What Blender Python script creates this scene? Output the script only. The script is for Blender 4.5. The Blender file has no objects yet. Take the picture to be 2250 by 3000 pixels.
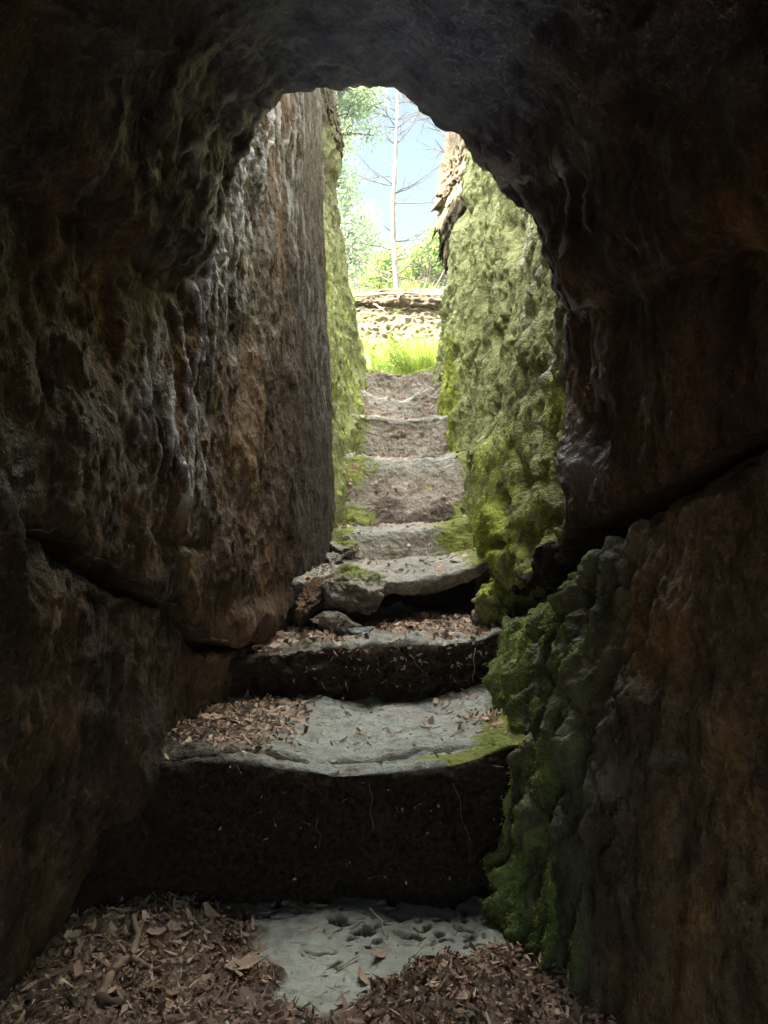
import bpy, math, random
import numpy as np
from mathutils import Vector

random.seed(7)
rng = np.random.default_rng(7)
F = 2256.0; CX = 1125.0; CY = 1500.0; H = 1.0     # pixel focal length, image centre, eye height
SC = bpy.context.scene
COL = SC.collection
f32 = np.float32

def at(px, py, d):
    """a point of the place seen at photo pixel px,py at distance d"""
    return ((px-CX)/F*d, d, H+(CY-py)/F*d)

# ------------------------------------------------------------------ noise
def _h(ix, iy, iz, s):
    h = (ix.astype(np.uint32)*np.uint32(374761393) ^ iy.astype(np.uint32)*np.uint32(668265263)
         ^ iz.astype(np.uint32)*np.uint32(2246822519)) + np.uint32((s*3266489917) & 0xffffffff)
    h = (h ^ (h >> np.uint32(15)))*np.uint32(2654435761)
    h = (h ^ (h >> np.uint32(13)))*np.uint32(1274126177)
    return h ^ (h >> np.uint32(16))

def perlin(p, seed=0):
    p = p.astype(f32)
    i0 = np.floor(p); fr = p-i0; i0 = i0.astype(np.int32)
    w = fr*fr*fr*(fr*(fr*6-15)+10)
    out = 0
    for dx in (0, 1):
        wx = w[..., 0] if dx else 1-w[..., 0]
        for dy in (0, 1):
            wy = w[..., 1] if dy else 1-w[..., 1]
            for dz in (0, 1):
                wz = w[..., 2] if dz else 1-w[..., 2]
                h = _h(i0[..., 0]+dx, i0[..., 1]+dy, i0[..., 2]+dz, seed)
                gx = (h & 1023).astype(f32)/511.5-1
                gy = ((h >> np.uint32(10)) & 1023).astype(f32)/511.5-1
                gz = ((h >> np.uint32(20)) & 1023).astype(f32)/511.5-1
                out = out + wx*wy*wz*(gx*(fr[..., 0]-dx)+gy*(fr[..., 1]-dy)+gz*(fr[..., 2]-dz))
    return out*1.25

def fbm(p, o=4, seed=0, gain=.5):
    a = 1.0; s = 0; q = p
    for k in range(o):
        s = s + a*perlin(q, seed+k*17); a *= gain; q = q*2.03+11.7
    return s

def ridge(p, o=3, seed=0, gain=.5):
    a = 1.0; s = 0; q = p; t = 0
    for k in range(o):
        n = 1-np.abs(perlin(q, seed+k*17))*2.2
        s = s + a*np.clip(n, 0, 1)**2; t += a; a *= gain; q = q*2.03+11.7
    return s/t

def worley(p, seed=0):
    p = p.astype(f32); i0 = np.floor(p).astype(np.int32); best = np.full(p.shape[:-1], 9, f32)
    for dx in (-1, 0, 1):
        for dy in (-1, 0, 1):
            for dz in (-1, 0, 1):
                c = i0+np.array([dx, dy, dz], np.int32)
                h = _h(c[..., 0], c[..., 1], c[..., 2], seed)
                o = np.stack([(h & 1023), (h >> np.uint32(10)) & 1023, (h >> np.uint32(20)) & 1023], -1).astype(f32)/1023
                best = np.minimum(best, ((c+o-p)**2).sum(-1))
    return np.sqrt(best)

def sstep(a, b, x):
    t = np.clip((x-a)/(b-a), 0, 1); return t*t*(3-2*t)

def crv(pts, sm=.04):
    """smooth curve through (x, y) points"""
    xs = np.array([p[0] for p in pts], float); ys = np.array([p[1] for p in pts], float)
    g = np.linspace(xs[0]-.5*(xs[-1]-xs[0]), xs[-1]+.5*(xs[-1]-xs[0]), 4000)
    v = np.interp(g, xs, ys); st = g[1]-g[0]
    n = max(1, int(sm*3/st)); k = np.exp(-.5*((np.arange(-n, n+1)*st)/max(sm, 1e-6))**2); k /= k.sum()
    v = np.convolve(np.pad(v, n, mode='edge'), k, 'valid')
    return lambda x: np.interp(x, g, v)

def path(pts, n, sm=.03, dens=None):
    """n samples along a smoothed polyline; dens(point array) gives the wanted local density"""
    P = np.array(pts, float); L = np.r_[0, np.cumsum(np.linalg.norm(np.diff(P, axis=0), axis=1))]
    g = np.linspace(0, L[-1], 3000); st = g[1]
    Q = np.stack([np.interp(g, L, P[:, k]) for k in range(P.shape[1])], 1)
    m = max(1, int(sm*3/st)); k = np.exp(-.5*((np.arange(-m, m+1)*st)/sm)**2); k /= k.sum()
    for c in range(P.shape[1]):
        ext = np.r_[2*Q[0, c]-Q[1:m+1, c][::-1], Q[:, c], 2*Q[-1, c]-Q[-m-1:-1, c][::-1]]
        Q[:, c] = np.convolve(ext, k, 'valid')
    w = np.ones(3000) if dens is None else dens(Q)
    W = np.r_[0, np.cumsum(.5*(w[1:]+w[:-1]))]
    t = np.interp(np.linspace(0, W[-1], n), W, np.arange(3000))
    return np.stack([np.interp(t, np.arange(3000), Q[:, c]) for c in range(P.shape[1])], 1)

def px_of(P):
    d = np.maximum(P[..., 1], .05)
    return CX+P[..., 0]/d*F, CY-(P[..., 2]-H)/d*F

def band(P, pts, w):
    """soft mask round a polyline drawn over the wall (in photo pixels)"""
    x, y = px_of(P); best = np.full(x.shape, 1e9)
    for (ax, ay), (bx, by) in zip(pts[:-1], pts[1:]):
        t = np.clip(((x-ax)*(bx-ax)+(y-ay)*(by-ay))/((bx-ax)**2+(by-ay)**2), 0, 1)
        best = np.minimum(best, (x-ax-t*(bx-ax))**2+(y-ay-t*(by-ay))**2)
    return np.exp(-best/(2*w*w))*(P[..., 1] > .8)

def blob(P, px, py, w, h=None):
    x, y = px_of(P); h = h or w
    return np.exp(-((x-px)/w)**2-((y-py)/h)**2)*(P[..., 1] > .8)

# ------------------------------------------------------------------ objects
THING = ('wall', 'ceiling')
def tag(o, label=None, cat=None, group=None, kind=None):
    if label: o['label'] = label
    if cat: o['category'] = cat
    if group: o['group'] = group
    if kind is None and label: kind = 'thing'
    if kind: o['kind'] = kind
    return o

def link(name, me, mat, parent=None):
    o = bpy.data.objects.new(name, me); COL.objects.link(o)
    if mat: me.materials.append(mat)
    if parent: o.parent = parent
    return o

def empty(name, loc=(0, 0, 0)):
    o = bpy.data.objects.new(name, None); COL.objects.link(o); o.location = loc; o.empty_display_size = .1
    return o

def mesh_np(name, V, Q, attrs=None, smooth=True, extra=()):
    """mesh from vertex array, quad array and a list of extra polygons"""
    me = bpy.data.meshes.new(name)
    V = np.asarray(V, f32); Q = np.asarray(Q, np.int32)
    k = Q.shape[1]
    loops = Q.ravel(); tot = np.full(len(Q), k, np.int32)
    for e in extra:
        loops = np.r_[loops, np.asarray(e, np.int32)]; tot = np.r_[tot, np.int32(len(e))]
    me.vertices.add(len(V)); me.vertices.foreach_set('co', V.ravel())
    me.loops.add(len(loops)); me.loops.foreach_set('vertex_index', loops.astype(np.int32))
    me.polygons.add(len(tot)); st = np.r_[0, np.cumsum(tot)[:-1]].astype(np.int32)
    me.polygons.foreach_set('loop_start', st); me.polygons.foreach_set('loop_total', tot.astype(np.int32))
    me.polygons.foreach_set('use_smooth', np.full(len(tot), smooth))
    me.update(calc_edges=True)
    for n, a in (attrs or {}).items():
        at_ = me.attributes.new(n, 'FLOAT', 'POINT')
        a = np.asarray(a, f32).ravel()
        if len(a) < len(V): a = np.r_[a, np.zeros(len(V)-len(a), f32)]
        at_.data.foreach_set('value', a)
    return me

def grid_mesh(name, P, attrs=None, back=None):
    nu, nv = P.shape[:2]
    idx = np.arange(nu*nv).reshape(nu, nv)
    Q = np.stack([idx[:-1, :-1], idx[1:, :-1], idx[1:, 1:], idx[:-1, 1:]], -1).reshape(-1, 4)
    V = P.reshape(-1, 3); extra = ()
    if back is not None:                      # give the rock its bulk: carry the rim back and close it
        rim = np.r_[idx[:-1, 0], idx[-1, :-1], idx[1:, -1][::-1], idx[0, 1:][::-1]]
        B = V[rim]+np.asarray(back, float)
        j = np.arange(len(rim))+len(V); r2 = np.roll(rim, -1); j2 = np.roll(j, -1)
        V = np.r_[V, B]; Q = np.r_[Q, np.stack([r2, rim, j, j2], -1)]
        extra = (j,)
    return mesh_np(name, V, Q, attrs, extra=extra)

def normals(P):
    a = np.gradient(P, axis=0); b = np.gradient(P, axis=1)
    n = np.cross(a, b); return n/np.maximum(np.linalg.norm(n, axis=-1, keepdims=True), 1e-9)

def facing(N, P, toward):
    """turn the normals so that they point at the given point"""
    s = np.sign(((np.asarray(toward)-P)*N).sum(-1, keepdims=True)); s[s == 0] = 1
    # one sign for the whole sheet
    return N*(1 if s.mean() > 0 else -1)

# ------------------------------------------------------------------ materials
class NT:
    def __init__(s, name):
        s.m = bpy.data.materials.new(name); s.m.use_nodes = True; s.t = s.m.node_tree
        s.n = s.t.nodes; s.l = s.t.links; s.bsdf = s.n['Principled BSDF']; s.out = s.n['Material Output']
        s.geo = s.n.new('ShaderNodeNewGeometry')
    def map(s, scale):
        m = s.n.new('ShaderNodeMapping'); m.inputs['Scale'].default_value = scale
        s.l.new(s.geo.outputs['Position'], m.inputs['Vector']); return m.outputs['Vector']
    def noise(s, scale, detail=4, rough=.55, aniso=(1, 1, 1), dist=0):
        t = s.n.new('ShaderNodeTexNoise'); t.inputs['Scale'].default_value = scale
        t.inputs['Detail'].default_value = detail; t.inputs['Roughness'].default_value = rough
        t.inputs['Distortion'].default_value = dist
        s.l.new(s.map(aniso), t.inputs['Vector']); return t.outputs['Fac']
    def attr(s, name):
        a = s.n.new('ShaderNodeAttribute'); a.attribute_name = name; return a.outputs['Fac']
    def math(s, op, a, b=None, clamp=False):
        m = s.n.new('ShaderNodeMath'); m.operation = op; m.use_clamp = clamp
        for k, v in enumerate((a, b)):
            if v is None: continue
            if isinstance(v, (int, float)): m.inputs[k].default_value = v
            else: s.l.new(v, m.inputs[k])
        return m.outputs[0]
    def ramp(s, v, stops):
        r = s.n.new('ShaderNodeValToRGB'); e = r.color_ramp.elements
        while len(e) > len(stops): e.remove(e[-1])
        while len(e) < len(stops): e.new(.5)
        for q, (p, c) in zip(e, stops):
            q.position = p; q.color = (c, c, c, 1) if isinstance(c, (int, float)) else (*c, 1)
        s.l.new(v, r.inputs['Fac']); return r.outputs['Color']
    def rng(s, v, a, b, c=0., d=1.):
        m = s.n.new('ShaderNodeMapRange'); m.inputs[1].default_value = a; m.inputs[2].default_value = b
        m.inputs[3].default_value = c; m.inputs[4].default_value = d
        s.l.new(v, m.inputs[0]); return m.outputs[0]
    def mix(s, f, a, b):
        m = s.n.new('ShaderNodeMix'); m.data_type = 'RGBA'
        if isinstance(f, (int, float)): m.inputs['Factor'].default_value = f
        else: s.l.new(f, m.inputs['Factor'])
        for k, v in ((6, a), (7, b)):
            if isinstance(v, tuple): m.inputs[k].default_value = (*v, 1)
            else: s.l.new(v, m.inputs[k])
        return m.outputs[2]
    def bump(s, h, strength=.5, dist=.01, prev=None):
        b = s.n.new('ShaderNodeBump'); b.inputs['Strength'].default_value = strength; b.inputs['Distance'].default_value = dist
        s.l.new(h, b.inputs['Height'])
        if prev: s.l.new(prev, b.inputs['Normal'])
        return b.outputs['Normal']
    def done(s, color, normal=None, rough=.85, spec=.3):
        if isinstance(color, tuple): s.bsdf.inputs['Base Color'].default_value = (*color, 1)
        else: s.l.new(color, s.bsdf.inputs['Base Color'])
        if isinstance(rough, float): s.bsdf.inputs['Roughness'].default_value = rough
        else: s.l.new(rough, s.bsdf.inputs['Roughness'])
        s.bsdf.inputs['Specular IOR Level'].default_value = spec
        if normal: s.l.new(normal, s.bsdf.inputs['Normal'])
        return s.m

def rock_mat(name, dark, mid, light, rust, pale, moss=((.05, .075, .015), (.20, .24, .05)), moss_lo=.35, aniso=(1, 1, .35), spec=.3, rust_amt=.5, rough=.85, fleck=1.25, soot=((.024, .018, .018), (.090, .072, .072)), wet=0.):
    s = NT(name)
    n1 = s.noise(2.6, 7, .62, aniso)
    n2 = s.noise(13, 6, .65, aniso)
    n3 = s.noise(70, 4, .7)
    c = s.ramp(s.math('ADD', s.math('MULTIPLY', n1, .62), s.math('MULTIPLY', n2, .38)), [(.36, dark), (.5, mid), (.66, light)])
    nr = s.noise(3.7, 6, .6, (1, 1, .6), .4)
    rf = s.math('MULTIPLY', s.rng(nr, .5, .68), s.math('ADD', s.attr('rust'), rust_amt, True), True)
    c = s.mix(rf, c, rust)
    grit = s.rng(n3, .3, .75, .55, 1.4)
    g = s.n.new('ShaderNodeMix'); g.data_type = 'RGBA'; g.blend_type = 'MULTIPLY'; g.inputs['Factor'].default_value = 1
    s.l.new(c, g.inputs[6]); s.l.new(grit, g.inputs[7]); c = g.outputs[2]
    nf = s.noise(150, 3, .6); c = s.mix(s.math('MULTIPLY', s.rng(nf, .60, .72), s.rng(n2, .42, .62), True), c, tuple(min(.6, v*fleck) for v in light))
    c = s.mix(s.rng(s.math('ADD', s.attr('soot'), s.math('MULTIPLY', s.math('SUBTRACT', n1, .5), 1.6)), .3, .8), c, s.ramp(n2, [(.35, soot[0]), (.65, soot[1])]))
    c = s.mix(s.math('MULTIPLY', s.attr('grey'), s.rng(n1, .3, .6, .5, 1)), c, s.ramp(n2, [(.35, (.17, .21, .33)), (.65, (.38, .45, .66))]))  # blue-grey glow of the lit ceiling, mixed into the rock colour
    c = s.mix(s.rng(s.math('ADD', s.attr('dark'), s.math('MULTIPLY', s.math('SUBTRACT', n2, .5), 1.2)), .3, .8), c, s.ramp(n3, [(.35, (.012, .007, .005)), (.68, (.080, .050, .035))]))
    c = s.mix(s.math('MULTIPLY', s.attr('pale'), s.rng(n2, .25, .6), True), c, pale)
    mn = s.noise(20, 6, .65); mn2 = s.noise(4.5, 4, .6)
    mc = s.ramp(s.math('ADD', s.math('MULTIPLY', mn, .5), s.math('MULTIPLY', mn2, .5)), [(.36, moss[0]), (.64, moss[1])])
    mf = s.rng(s.math('ADD', s.attr('moss'), s.math('MULTIPLY', s.math('SUBTRACT', s.math('ADD', s.math('MULTIPLY', mn, .6), s.math('MULTIPLY', mn2, .4)), .5), 2.2)), moss_lo, moss_lo+.35)
    c = s.mix(mf, c, mc)
    nb = s.bump(n2, .6, .03)
    nb = s.bump(n3, .85, .022, nb)
    nb = s.bump(s.noise(230, 2, .6), .5, .005, nb)
    if wet:      # damp film: glossy in patches, dull where mossy
        rough = s.rng(s.math('SUBTRACT', s.noise(9, 5, .6, aniso), s.math('ADD', s.math('MULTIPLY', mf, .3), s.math('MULTIPLY', s.attr('dark'), .28))), .38, .62, .92, wet)
    return s.done(c, nb, rough, spec)

M = {}
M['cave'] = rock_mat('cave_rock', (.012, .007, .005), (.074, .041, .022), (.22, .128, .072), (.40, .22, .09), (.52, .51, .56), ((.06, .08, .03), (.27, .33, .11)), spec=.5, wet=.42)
M['drip'] = rock_mat('dripstone', (.015, .010, .007), (.115, .072, .042), (.31, .205, .118), (.46, .26, .10), (.46, .47, .42), ((.06, .08, .03), (.25, .31, .11)), spec=.5, wet=.45, fleck=1.5, soot=((.048, .045, .024), (.215, .215, .115)))
M['moss'] = rock_mat('mossy_rock', (.10, .105, .04), (.25, .27, .105), (.38, .40, .19), (.28, .28, .09), (.55, .55, .52), ((.16, .22, .03), (.44, .49, .075)), .55, (1, 1, .4), rust_amt=.2)
M['step'] = rock_mat('step_stone', (.16, .135, .11), (.315, .275, .23), (.46, .415, .355), (.24, .15, .11), (.40, .44, .40), ((.12, .15, .03), (.28, .32, .07)), .45, (1, 1, .8), rust_amt=.35, soot=((.012, .008, .006), (.085, .055, .034)))
M['slab'] = rock_mat('pale_slab', (.20, .21, .20), (.33, .36, .35), (.46, .50, .49), (.30, .27, .20), (.5, .5, .5), rust_amt=.15, aniso=(1, 1, 1))
M['sand'] = rock_mat('sunlit_sandstone', (.03, .022, .013), (.09, .07, .04), (.17, .135, .08), (.11, .065, .025), (.22, .185, .10), ((.12, .14, .03), (.24, .26, .06)), rust_amt=.5)
M['soil'] = rock_mat('litter_soil', (.03, .02, .013), (.09, .06, .042), (.17, .12, .085), (.16, .09, .05), (.4, .35, .3), aniso=(1, 1, 1))

def leafmat(name, cols, rough=.8, trans=0.):
    s = NT(name)
    r = s.ramp(s.geo.outputs['Random Per Island'], [(i/(len(cols)-1), c) for i, c in enumerate(cols)])
    s.done(r, None, rough, .25)
    if trans:
        tr = s.n.new('ShaderNodeBsdfTranslucent'); mx = s.n.new('ShaderNodeMixShader'); mx.inputs[0].default_value = trans
        s.l.new(r, tr.inputs['Color']); s.l.new(s.bsdf.outputs[0], mx.inputs[1]); s.l.new(tr.outputs[0], mx.inputs[2])
        s.l.new(mx.outputs[0], s.out.inputs['Surface'])
    return s.m
M['litter'] = leafmat('dead_leaves', [(.10, .062, .045), (.27, .17, .12), (.44, .31, .22), (.56, .43, .31), (.32, .20, .145), (.66, .55, .42)])
M['leaf_big'] = leafmat('dead_leaf', [(.42, .29, .19), (.52, .41, .30)])
M['needle'] = leafmat('green_leaves', [(.14, .20, .10), (.20, .28, .14), (.24, .31, .16), (.18, .26, .16)], .6, .5)
M['fresh'] = leafmat('fresh_leaves', [(.10, .17, .03), (.17, .25, .05), (.22, .28, .07)], .6, .4)
M['grass'] = leafmat('grass_blades', [(.18, .25, .04), (.27, .35, .07), (.38, .42, .13)], .6, .35)
def bark(name, a, b):
    s = NT(name); n = s.noise(14, 6, .65, (1, 1, .25)); return s.done(s.ramp(n, [(.35, a), (.65, b)]), s.bump(n, .6, .01), .9, .2)
M['bark'] = bark('grey_bark', (.09, .075, .06), (.30, .265, .22))
M['dbark'] = bark('brown_bark', (.03, .024, .02), (.10, .08, .065))
M['twig'] = bark('dry_twig', (.16, .11, .075), (.36, .27, .19))
M['twig_dark'] = bark('dark_twig', (.06, .04, .028), (.16, .11, .075))
M['straw'] = bark('dry_straw', (.38, .32, .22), (.58, .50, .36))

M['mossfuzz'] = leafmat('moss_shoots', [(.13, .18, .02), (.28, .34, .045), (.42, .47, .075), (.20, .25, .035)], .7, .25)

# ------------------------------------------------------------------ rock displacement
A3 = lambda *v: np.array(v, f32)
def cave_disp(P, seed=0, amp=1.0):
    d = .032*fbm(P*1.7, 3, seed)
    d = d+.030*fbm(P*A3(6, 6, 3.2), 3, seed+40)
    w = fbm(P*A3(5, 5, 2), 2, seed+5)[..., None]*.05
    r = ridge((P+w)*A3(8, 8, 2.6), 3, seed+80)
    d = d+.020*(r-.35)
    q = P+fbm(P*5, 2, seed+7)[..., None]*.05
    d = d+.022*(worley(q*A3(8, 8, 4.5), seed+9)-.5)+.009*(worley(q*A3(23, 23, 13), seed+10)-.5)
    d = d+.008*fbm(P*A3(34, 34, 16), 3, seed+120)+.004*fbm(P*A3(80, 80, 40), 2, seed+130)+.007*(worley(q*A3(44, 44, 26), seed+11)-.5)
    return d*amp, r

# ------------------------------------------------------------------ left rock
LPLAN = [(-1.0, -1.7), (-.95, -.5), (-.76, .4), (-.67, 1.0), (-.625, 1.3), (-.59, 1.6), (-.555, 1.9), (-.50, 2.2), (-.415, 2.6),
         (-.32, 3.0), (-.245, 3.4), (-.222, 3.56), (-.25, 3.66), (-.36, 3.72), (-.6, 3.76), (-1.0, 3.8)]
GLINT_L = [(960, 300), (800, 380), (690, 480), (650, 620), (600, 790), (530, 960), (480, 1130), (475, 1390)]  # ridge lines, raised and with their skylight glints painted pale
lcrack = crv([(-2, .99), (1.0, .975), (1.3, .965), (1.45, .955), (1.6, .905), (1.75, .845), (1.87, .80), (2.1, .72), (2.25, .635), (2.5, .565), (2.93, .525), (3.06, .38), (3.3, .35), (4, .35)], .03)
dens_l = lambda Q: .06+np.exp(-((Q[:, 1]-2.4)/1.15)**4)*(Q[:, 0] > -.68)

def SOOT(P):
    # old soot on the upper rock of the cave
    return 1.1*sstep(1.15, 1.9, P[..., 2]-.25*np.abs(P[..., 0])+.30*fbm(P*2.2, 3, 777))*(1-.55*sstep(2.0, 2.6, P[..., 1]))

MOSSY = []
def fuzz(o, P, N, moss, n, L, seed):
    """short moss shoots standing on the mossy parts of a rock face"""
    g = np.random.default_rng(seed); p = P.reshape(-1, 3); nn = N.reshape(-1, 3); x, y = px_of(p)
    w = np.clip(moss.ravel()-.45+.25*fbm(p*9, 2, seed), 0, 1)*(x > 700)*(x < 2000)*(y > 100)*(y < 3100)*(np.abs(p[:, 1]) > .8)/np.maximum(p[:, 1], .5)**1.0
    i = g.choice(len(p), n, p=w/w.sum()); a = p[i]+g.normal(0, .003, (n, 3)); d = nn[i]+g.normal(0, .55, (n, 3))+[0, 0, -.25]
    d /= np.linalg.norm(d, axis=1, keepdims=True); sd = np.cross(d, g.normal(0, 1, (n, 3))); sd /= np.linalg.norm(sd, axis=1, keepdims=True)
    l = (L*g.uniform(.4, 1.2, n))[:, None]; wd = l*.22
    V = np.stack([a-sd*wd-d*l*.2, a+sd*wd-d*l*.2, a+d*l*.5+sd*wd*.9, a+d*l+[0, 0, -.0015]], 1).reshape(-1, 3)
    b = np.arange(n)*4; f = link('moss', mesh_np('moss', V, np.stack([b, b+1, b+2, b+3], -1), smooth=False), M['mossfuzz'], o); f['kind'] = 'stuff'

def left_upper():
    pl = path(LPLAN, 470, .03, dens_l); nu = len(pl)
    zb = lcrack(pl[:, 1]); zb = np.where(np.arange(nu) > np.argmax(pl[:, 1] > 3.6), .35, zb)
    tz = np.r_[-np.linspace(1, .02, 26), np.linspace(0, 1, 560)**.93]
    P = np.zeros((nu, len(tz), 3))
    t = tz[None, :]
    z = np.where(t < 0, zb[:, None]+.012*(1-np.exp(-np.abs(t)*6)), zb[:, None]+np.clip(t, 0, 1)*(3.95-zb[:, None]))
    lean = -.04*(z-1)*(z > 1)-.16*np.clip(.8-z, 0, 1)
    under = np.where(t < 0, -.24*np.abs(t)**1.2, 0)
    P[..., 0] = pl[:, 0][:, None]+lean+under; P[..., 1] = pl[:, 1][:, None]; P[..., 2] = z
    rimr = np.exp(-np.clip(z-zb[:, None], 0, 9)/.03)*(t >= 0)     # round the lower edge
    N = facing(normals(P), P, (0, 2, 1))
    d, r = cave_disp(P, 3)
    glint = band(P, GLINT_L, 75)
    glint2 = np.maximum(band(P, [(860, 330), (850, 520), (870, 700), (930, 930), (960, 1200)], 26), band(P, [(330, 330), (360, 500), (385, 660), (450, 720)], 28))
    glint2 = np.maximum(glint2, band(P, [(440, 250), (430, 420), (400, 600)], 30))
    fine = ridge((P+fbm(P*7, 2, 9)[..., None]*.03)*A3(15, 15, 4.2), 3, 200)
    d = d*(1-.35*glint)+glint*(.03+.035*(fine-.3))+.012*glint2*fine-.02*rimr
    d = d-.02*band(P, [(450, 1560), (500, 1590), (590, 1600)], 10)
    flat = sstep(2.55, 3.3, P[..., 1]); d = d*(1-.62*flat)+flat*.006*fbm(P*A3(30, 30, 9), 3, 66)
    led = np.exp(-((P[..., 1]-2.72)/.27)**4)*np.exp(-((z-.60)/.085)**4); d = d+.035*led
    d = np.where(t < 0, d*.5, d)
    pale = np.clip(glint*sstep(.42, .7, fine)*1.5+glint2*sstep(.4, .68, fine)*1.3+.2*sstep(.75, .95, fine)*(z > 1.2)*(P[..., 1] < 2.0), 0, 1)*(1-.8*flat)  # pale: light caught on the ridges, put into the colour
    pale = pale+.8*blob(P, 175, 1435, 45, 22)*0
    rust = np.clip(.7*band(P, [(0, 1050), (250, 1000), (380, 1000)], 120)+blob(P, 190, 1440, 60, 26)*2, 0, 1)
    P = P+N*d[..., None]
    o = link('cave_wall', grid_mesh('cave_wall', P, {'pale': pale, 'rust': rust, 'moss': 0*z-1, 'soot': SOOT(P), 'dark': 1.0*flat+.25*sstep(.9, .6, z)}, (-1.4, 0, 0)), M['cave'])  # dark: shade of the passage end put into the rock colour
    return tag(o, 'dark brown cave wall with painted pale ridge glints above the sloping crack at left', 'rock wall')

def left_lower():
    pl = path(LPLAN[:9]+[(-.27, 3.3)], 380, .03, dens_l)
    zc = lcrack(np.minimum(pl[:, 1], 2.95))-(.034+.012*np.sin(pl[:, 1]*9))*sstep(1.30, 1.5, pl[:, 1])+.08*sstep(1.42, 1.25, pl[:, 1])
    tz = np.r_[np.linspace(0, 1, 250), 1+np.linspace(.03, 1, 26)]
    t = tz[None, :]; zt = np.clip(t, 0, 1); tb = np.clip(t-1, 0, 1)
    P = np.zeros((len(pl), len(tz), 3))
    z = -.15+zt*(zc[:, None]+.15)+.55*np.clip(tb-.4, 0, 1)
    P[..., 0] = pl[:, 0][:, None]-.20*np.clip(.8-z, 0, 1)-.012-np.clip(tb*2.5, 0, 1)*.15
    P[..., 1] = pl[:, 1][:, None]; P[..., 2] = z
    N = facing(normals(P), P, (0, 2, 1))
    d, r = cave_disp(P, 31)
    d = d+.075*np.exp(-((P[..., 1]-1.98)/.20)**2-((z-.36)/.16)**2)
    d = d-.014*np.exp(-(1-zt)*zc[:, None]/.02)*(t <= 1)
    d = np.where(t > 1, d*.3, d)
    rust = np.clip(band(P, [(430, 1700), (400, 1850), (290, 2000)], 90)*1.2, 0, 1)
    P = P+N*d[..., None]
    o = link('cave_wall', grid_mesh('cave_wall', P, {'pale': 0*z, 'rust': rust, 'moss': 0*z-1}, (-1.4, 0, 0)), M['cave'])
    return tag(o, 'dark lower rock block under the crack left of the tall bottom riser', 'rock wall')

def outer_left():
    d0 = np.r_[np.linspace(3.35, 3.6, 12), np.linspace(3.62, 5.5, 300)]
    zt = np.linspace(.5, 4.0, 520)
    D, Z = np.meshgrid(d0, zt, indexing='ij')
    zb = np.interp(D, [3.4, 4, 4.4, 4.8, 5.1, 5.6], [.95, 1.25, 1.5, 1.7, 1.93, 1.95])
    X = -.235+.062*(D-3.6)-.168*np.clip(Z-zb, 0, 9)-.06*sstep(3.7, 3.4, D)*1.2+.03*np.exp(-np.clip(Z-zb, 0, 9)/.08)
    X = X-.8*sstep(5.25, 5.5, D)**2
    hang = np.exp(-((D-5.15)/.22)**2)*sstep(3.15, 3.35, Z)*sstep(4.1, 3.85, Z); X = X+.07*hang
    P = np.stack([X, D, Z], -1)
    P[..., 2] = .5+(Z-.5)*(1+.35*sstep(4.75, 4.55, D)*sstep(2.8, 4.0, Z))  # unseen wall top, raised to keep the sun off the mossy wall
    N = facing(normals(P), P, (.3, 4, 2))
    r = ridge((P+fbm(P*5, 2, 5)[..., None]*.04)*A3(9, 9, 3), 3, 300)
    pt = sstep(.4, .15, worley((P+fbm(P*6, 2, 8)[..., None]*.04)*A3(14, 14, 6), 303))
    d = .03*fbm(P*A3(3, 3, 2), 3, 301)+.045*(r-.4)+.012*fbm(P*A3(30, 30, 10), 3, 302)-.03*pt
    P = P+N*d[..., None]
    rust = hang  # orange bounce light on the ledge put into the rust colour
    o = link('rock_wall', grid_mesh('rock_wall', P, {'pale': 0*X, 'rust': rust, 'moss': .55-.5*sstep(2.2, 3.0, Z)-1.2*hang-.5*pt+.5*fbm(P*A3(5, 5, 2), 3, 305), 'dark': .30+.33*sstep(2.3, 3.2, Z)}, (-1.6, 0, 0)), M['moss'])
    return tag(o, 'thin strip of green mossy rock wall rising left of the upper steps', 'rock wall')

# ------------------------------------------------------------------ right rock
RPLAN = [(1.05, -1.7), (.95, -.4), (.76, .4), (.67, 1.0), (.595, 1.35), (.55, 1.6), (.512, 1.88), (.49, 2.05), (.485, 2.13), (.53, 2.2), (.65, 2.25), (.95, 2.3)]
GLINT_R = [(1440, 440), (1530, 600), (1590, 740), (1640, 880), (1690, 1010), (1760, 1150)]  # right-hand ridges whose glints are painted pale
GLINT_R2 = [(1620, 480), (1680, 640), (1690, 800), (1720, 960), (1760, 1040)]
rcrack = crv([(-2, 1.25), (.9, 1.22), (1.2, 1.165), (1.7, 1.02), (1.98, .955), (2.05, .93), (2.3, .86), (2.5, .84)], .04)
dens_r = lambda Q: .06+np.exp(-((Q[:, 1]-1.85)/.62)**4)*(Q[:, 0] < .85)

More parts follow.
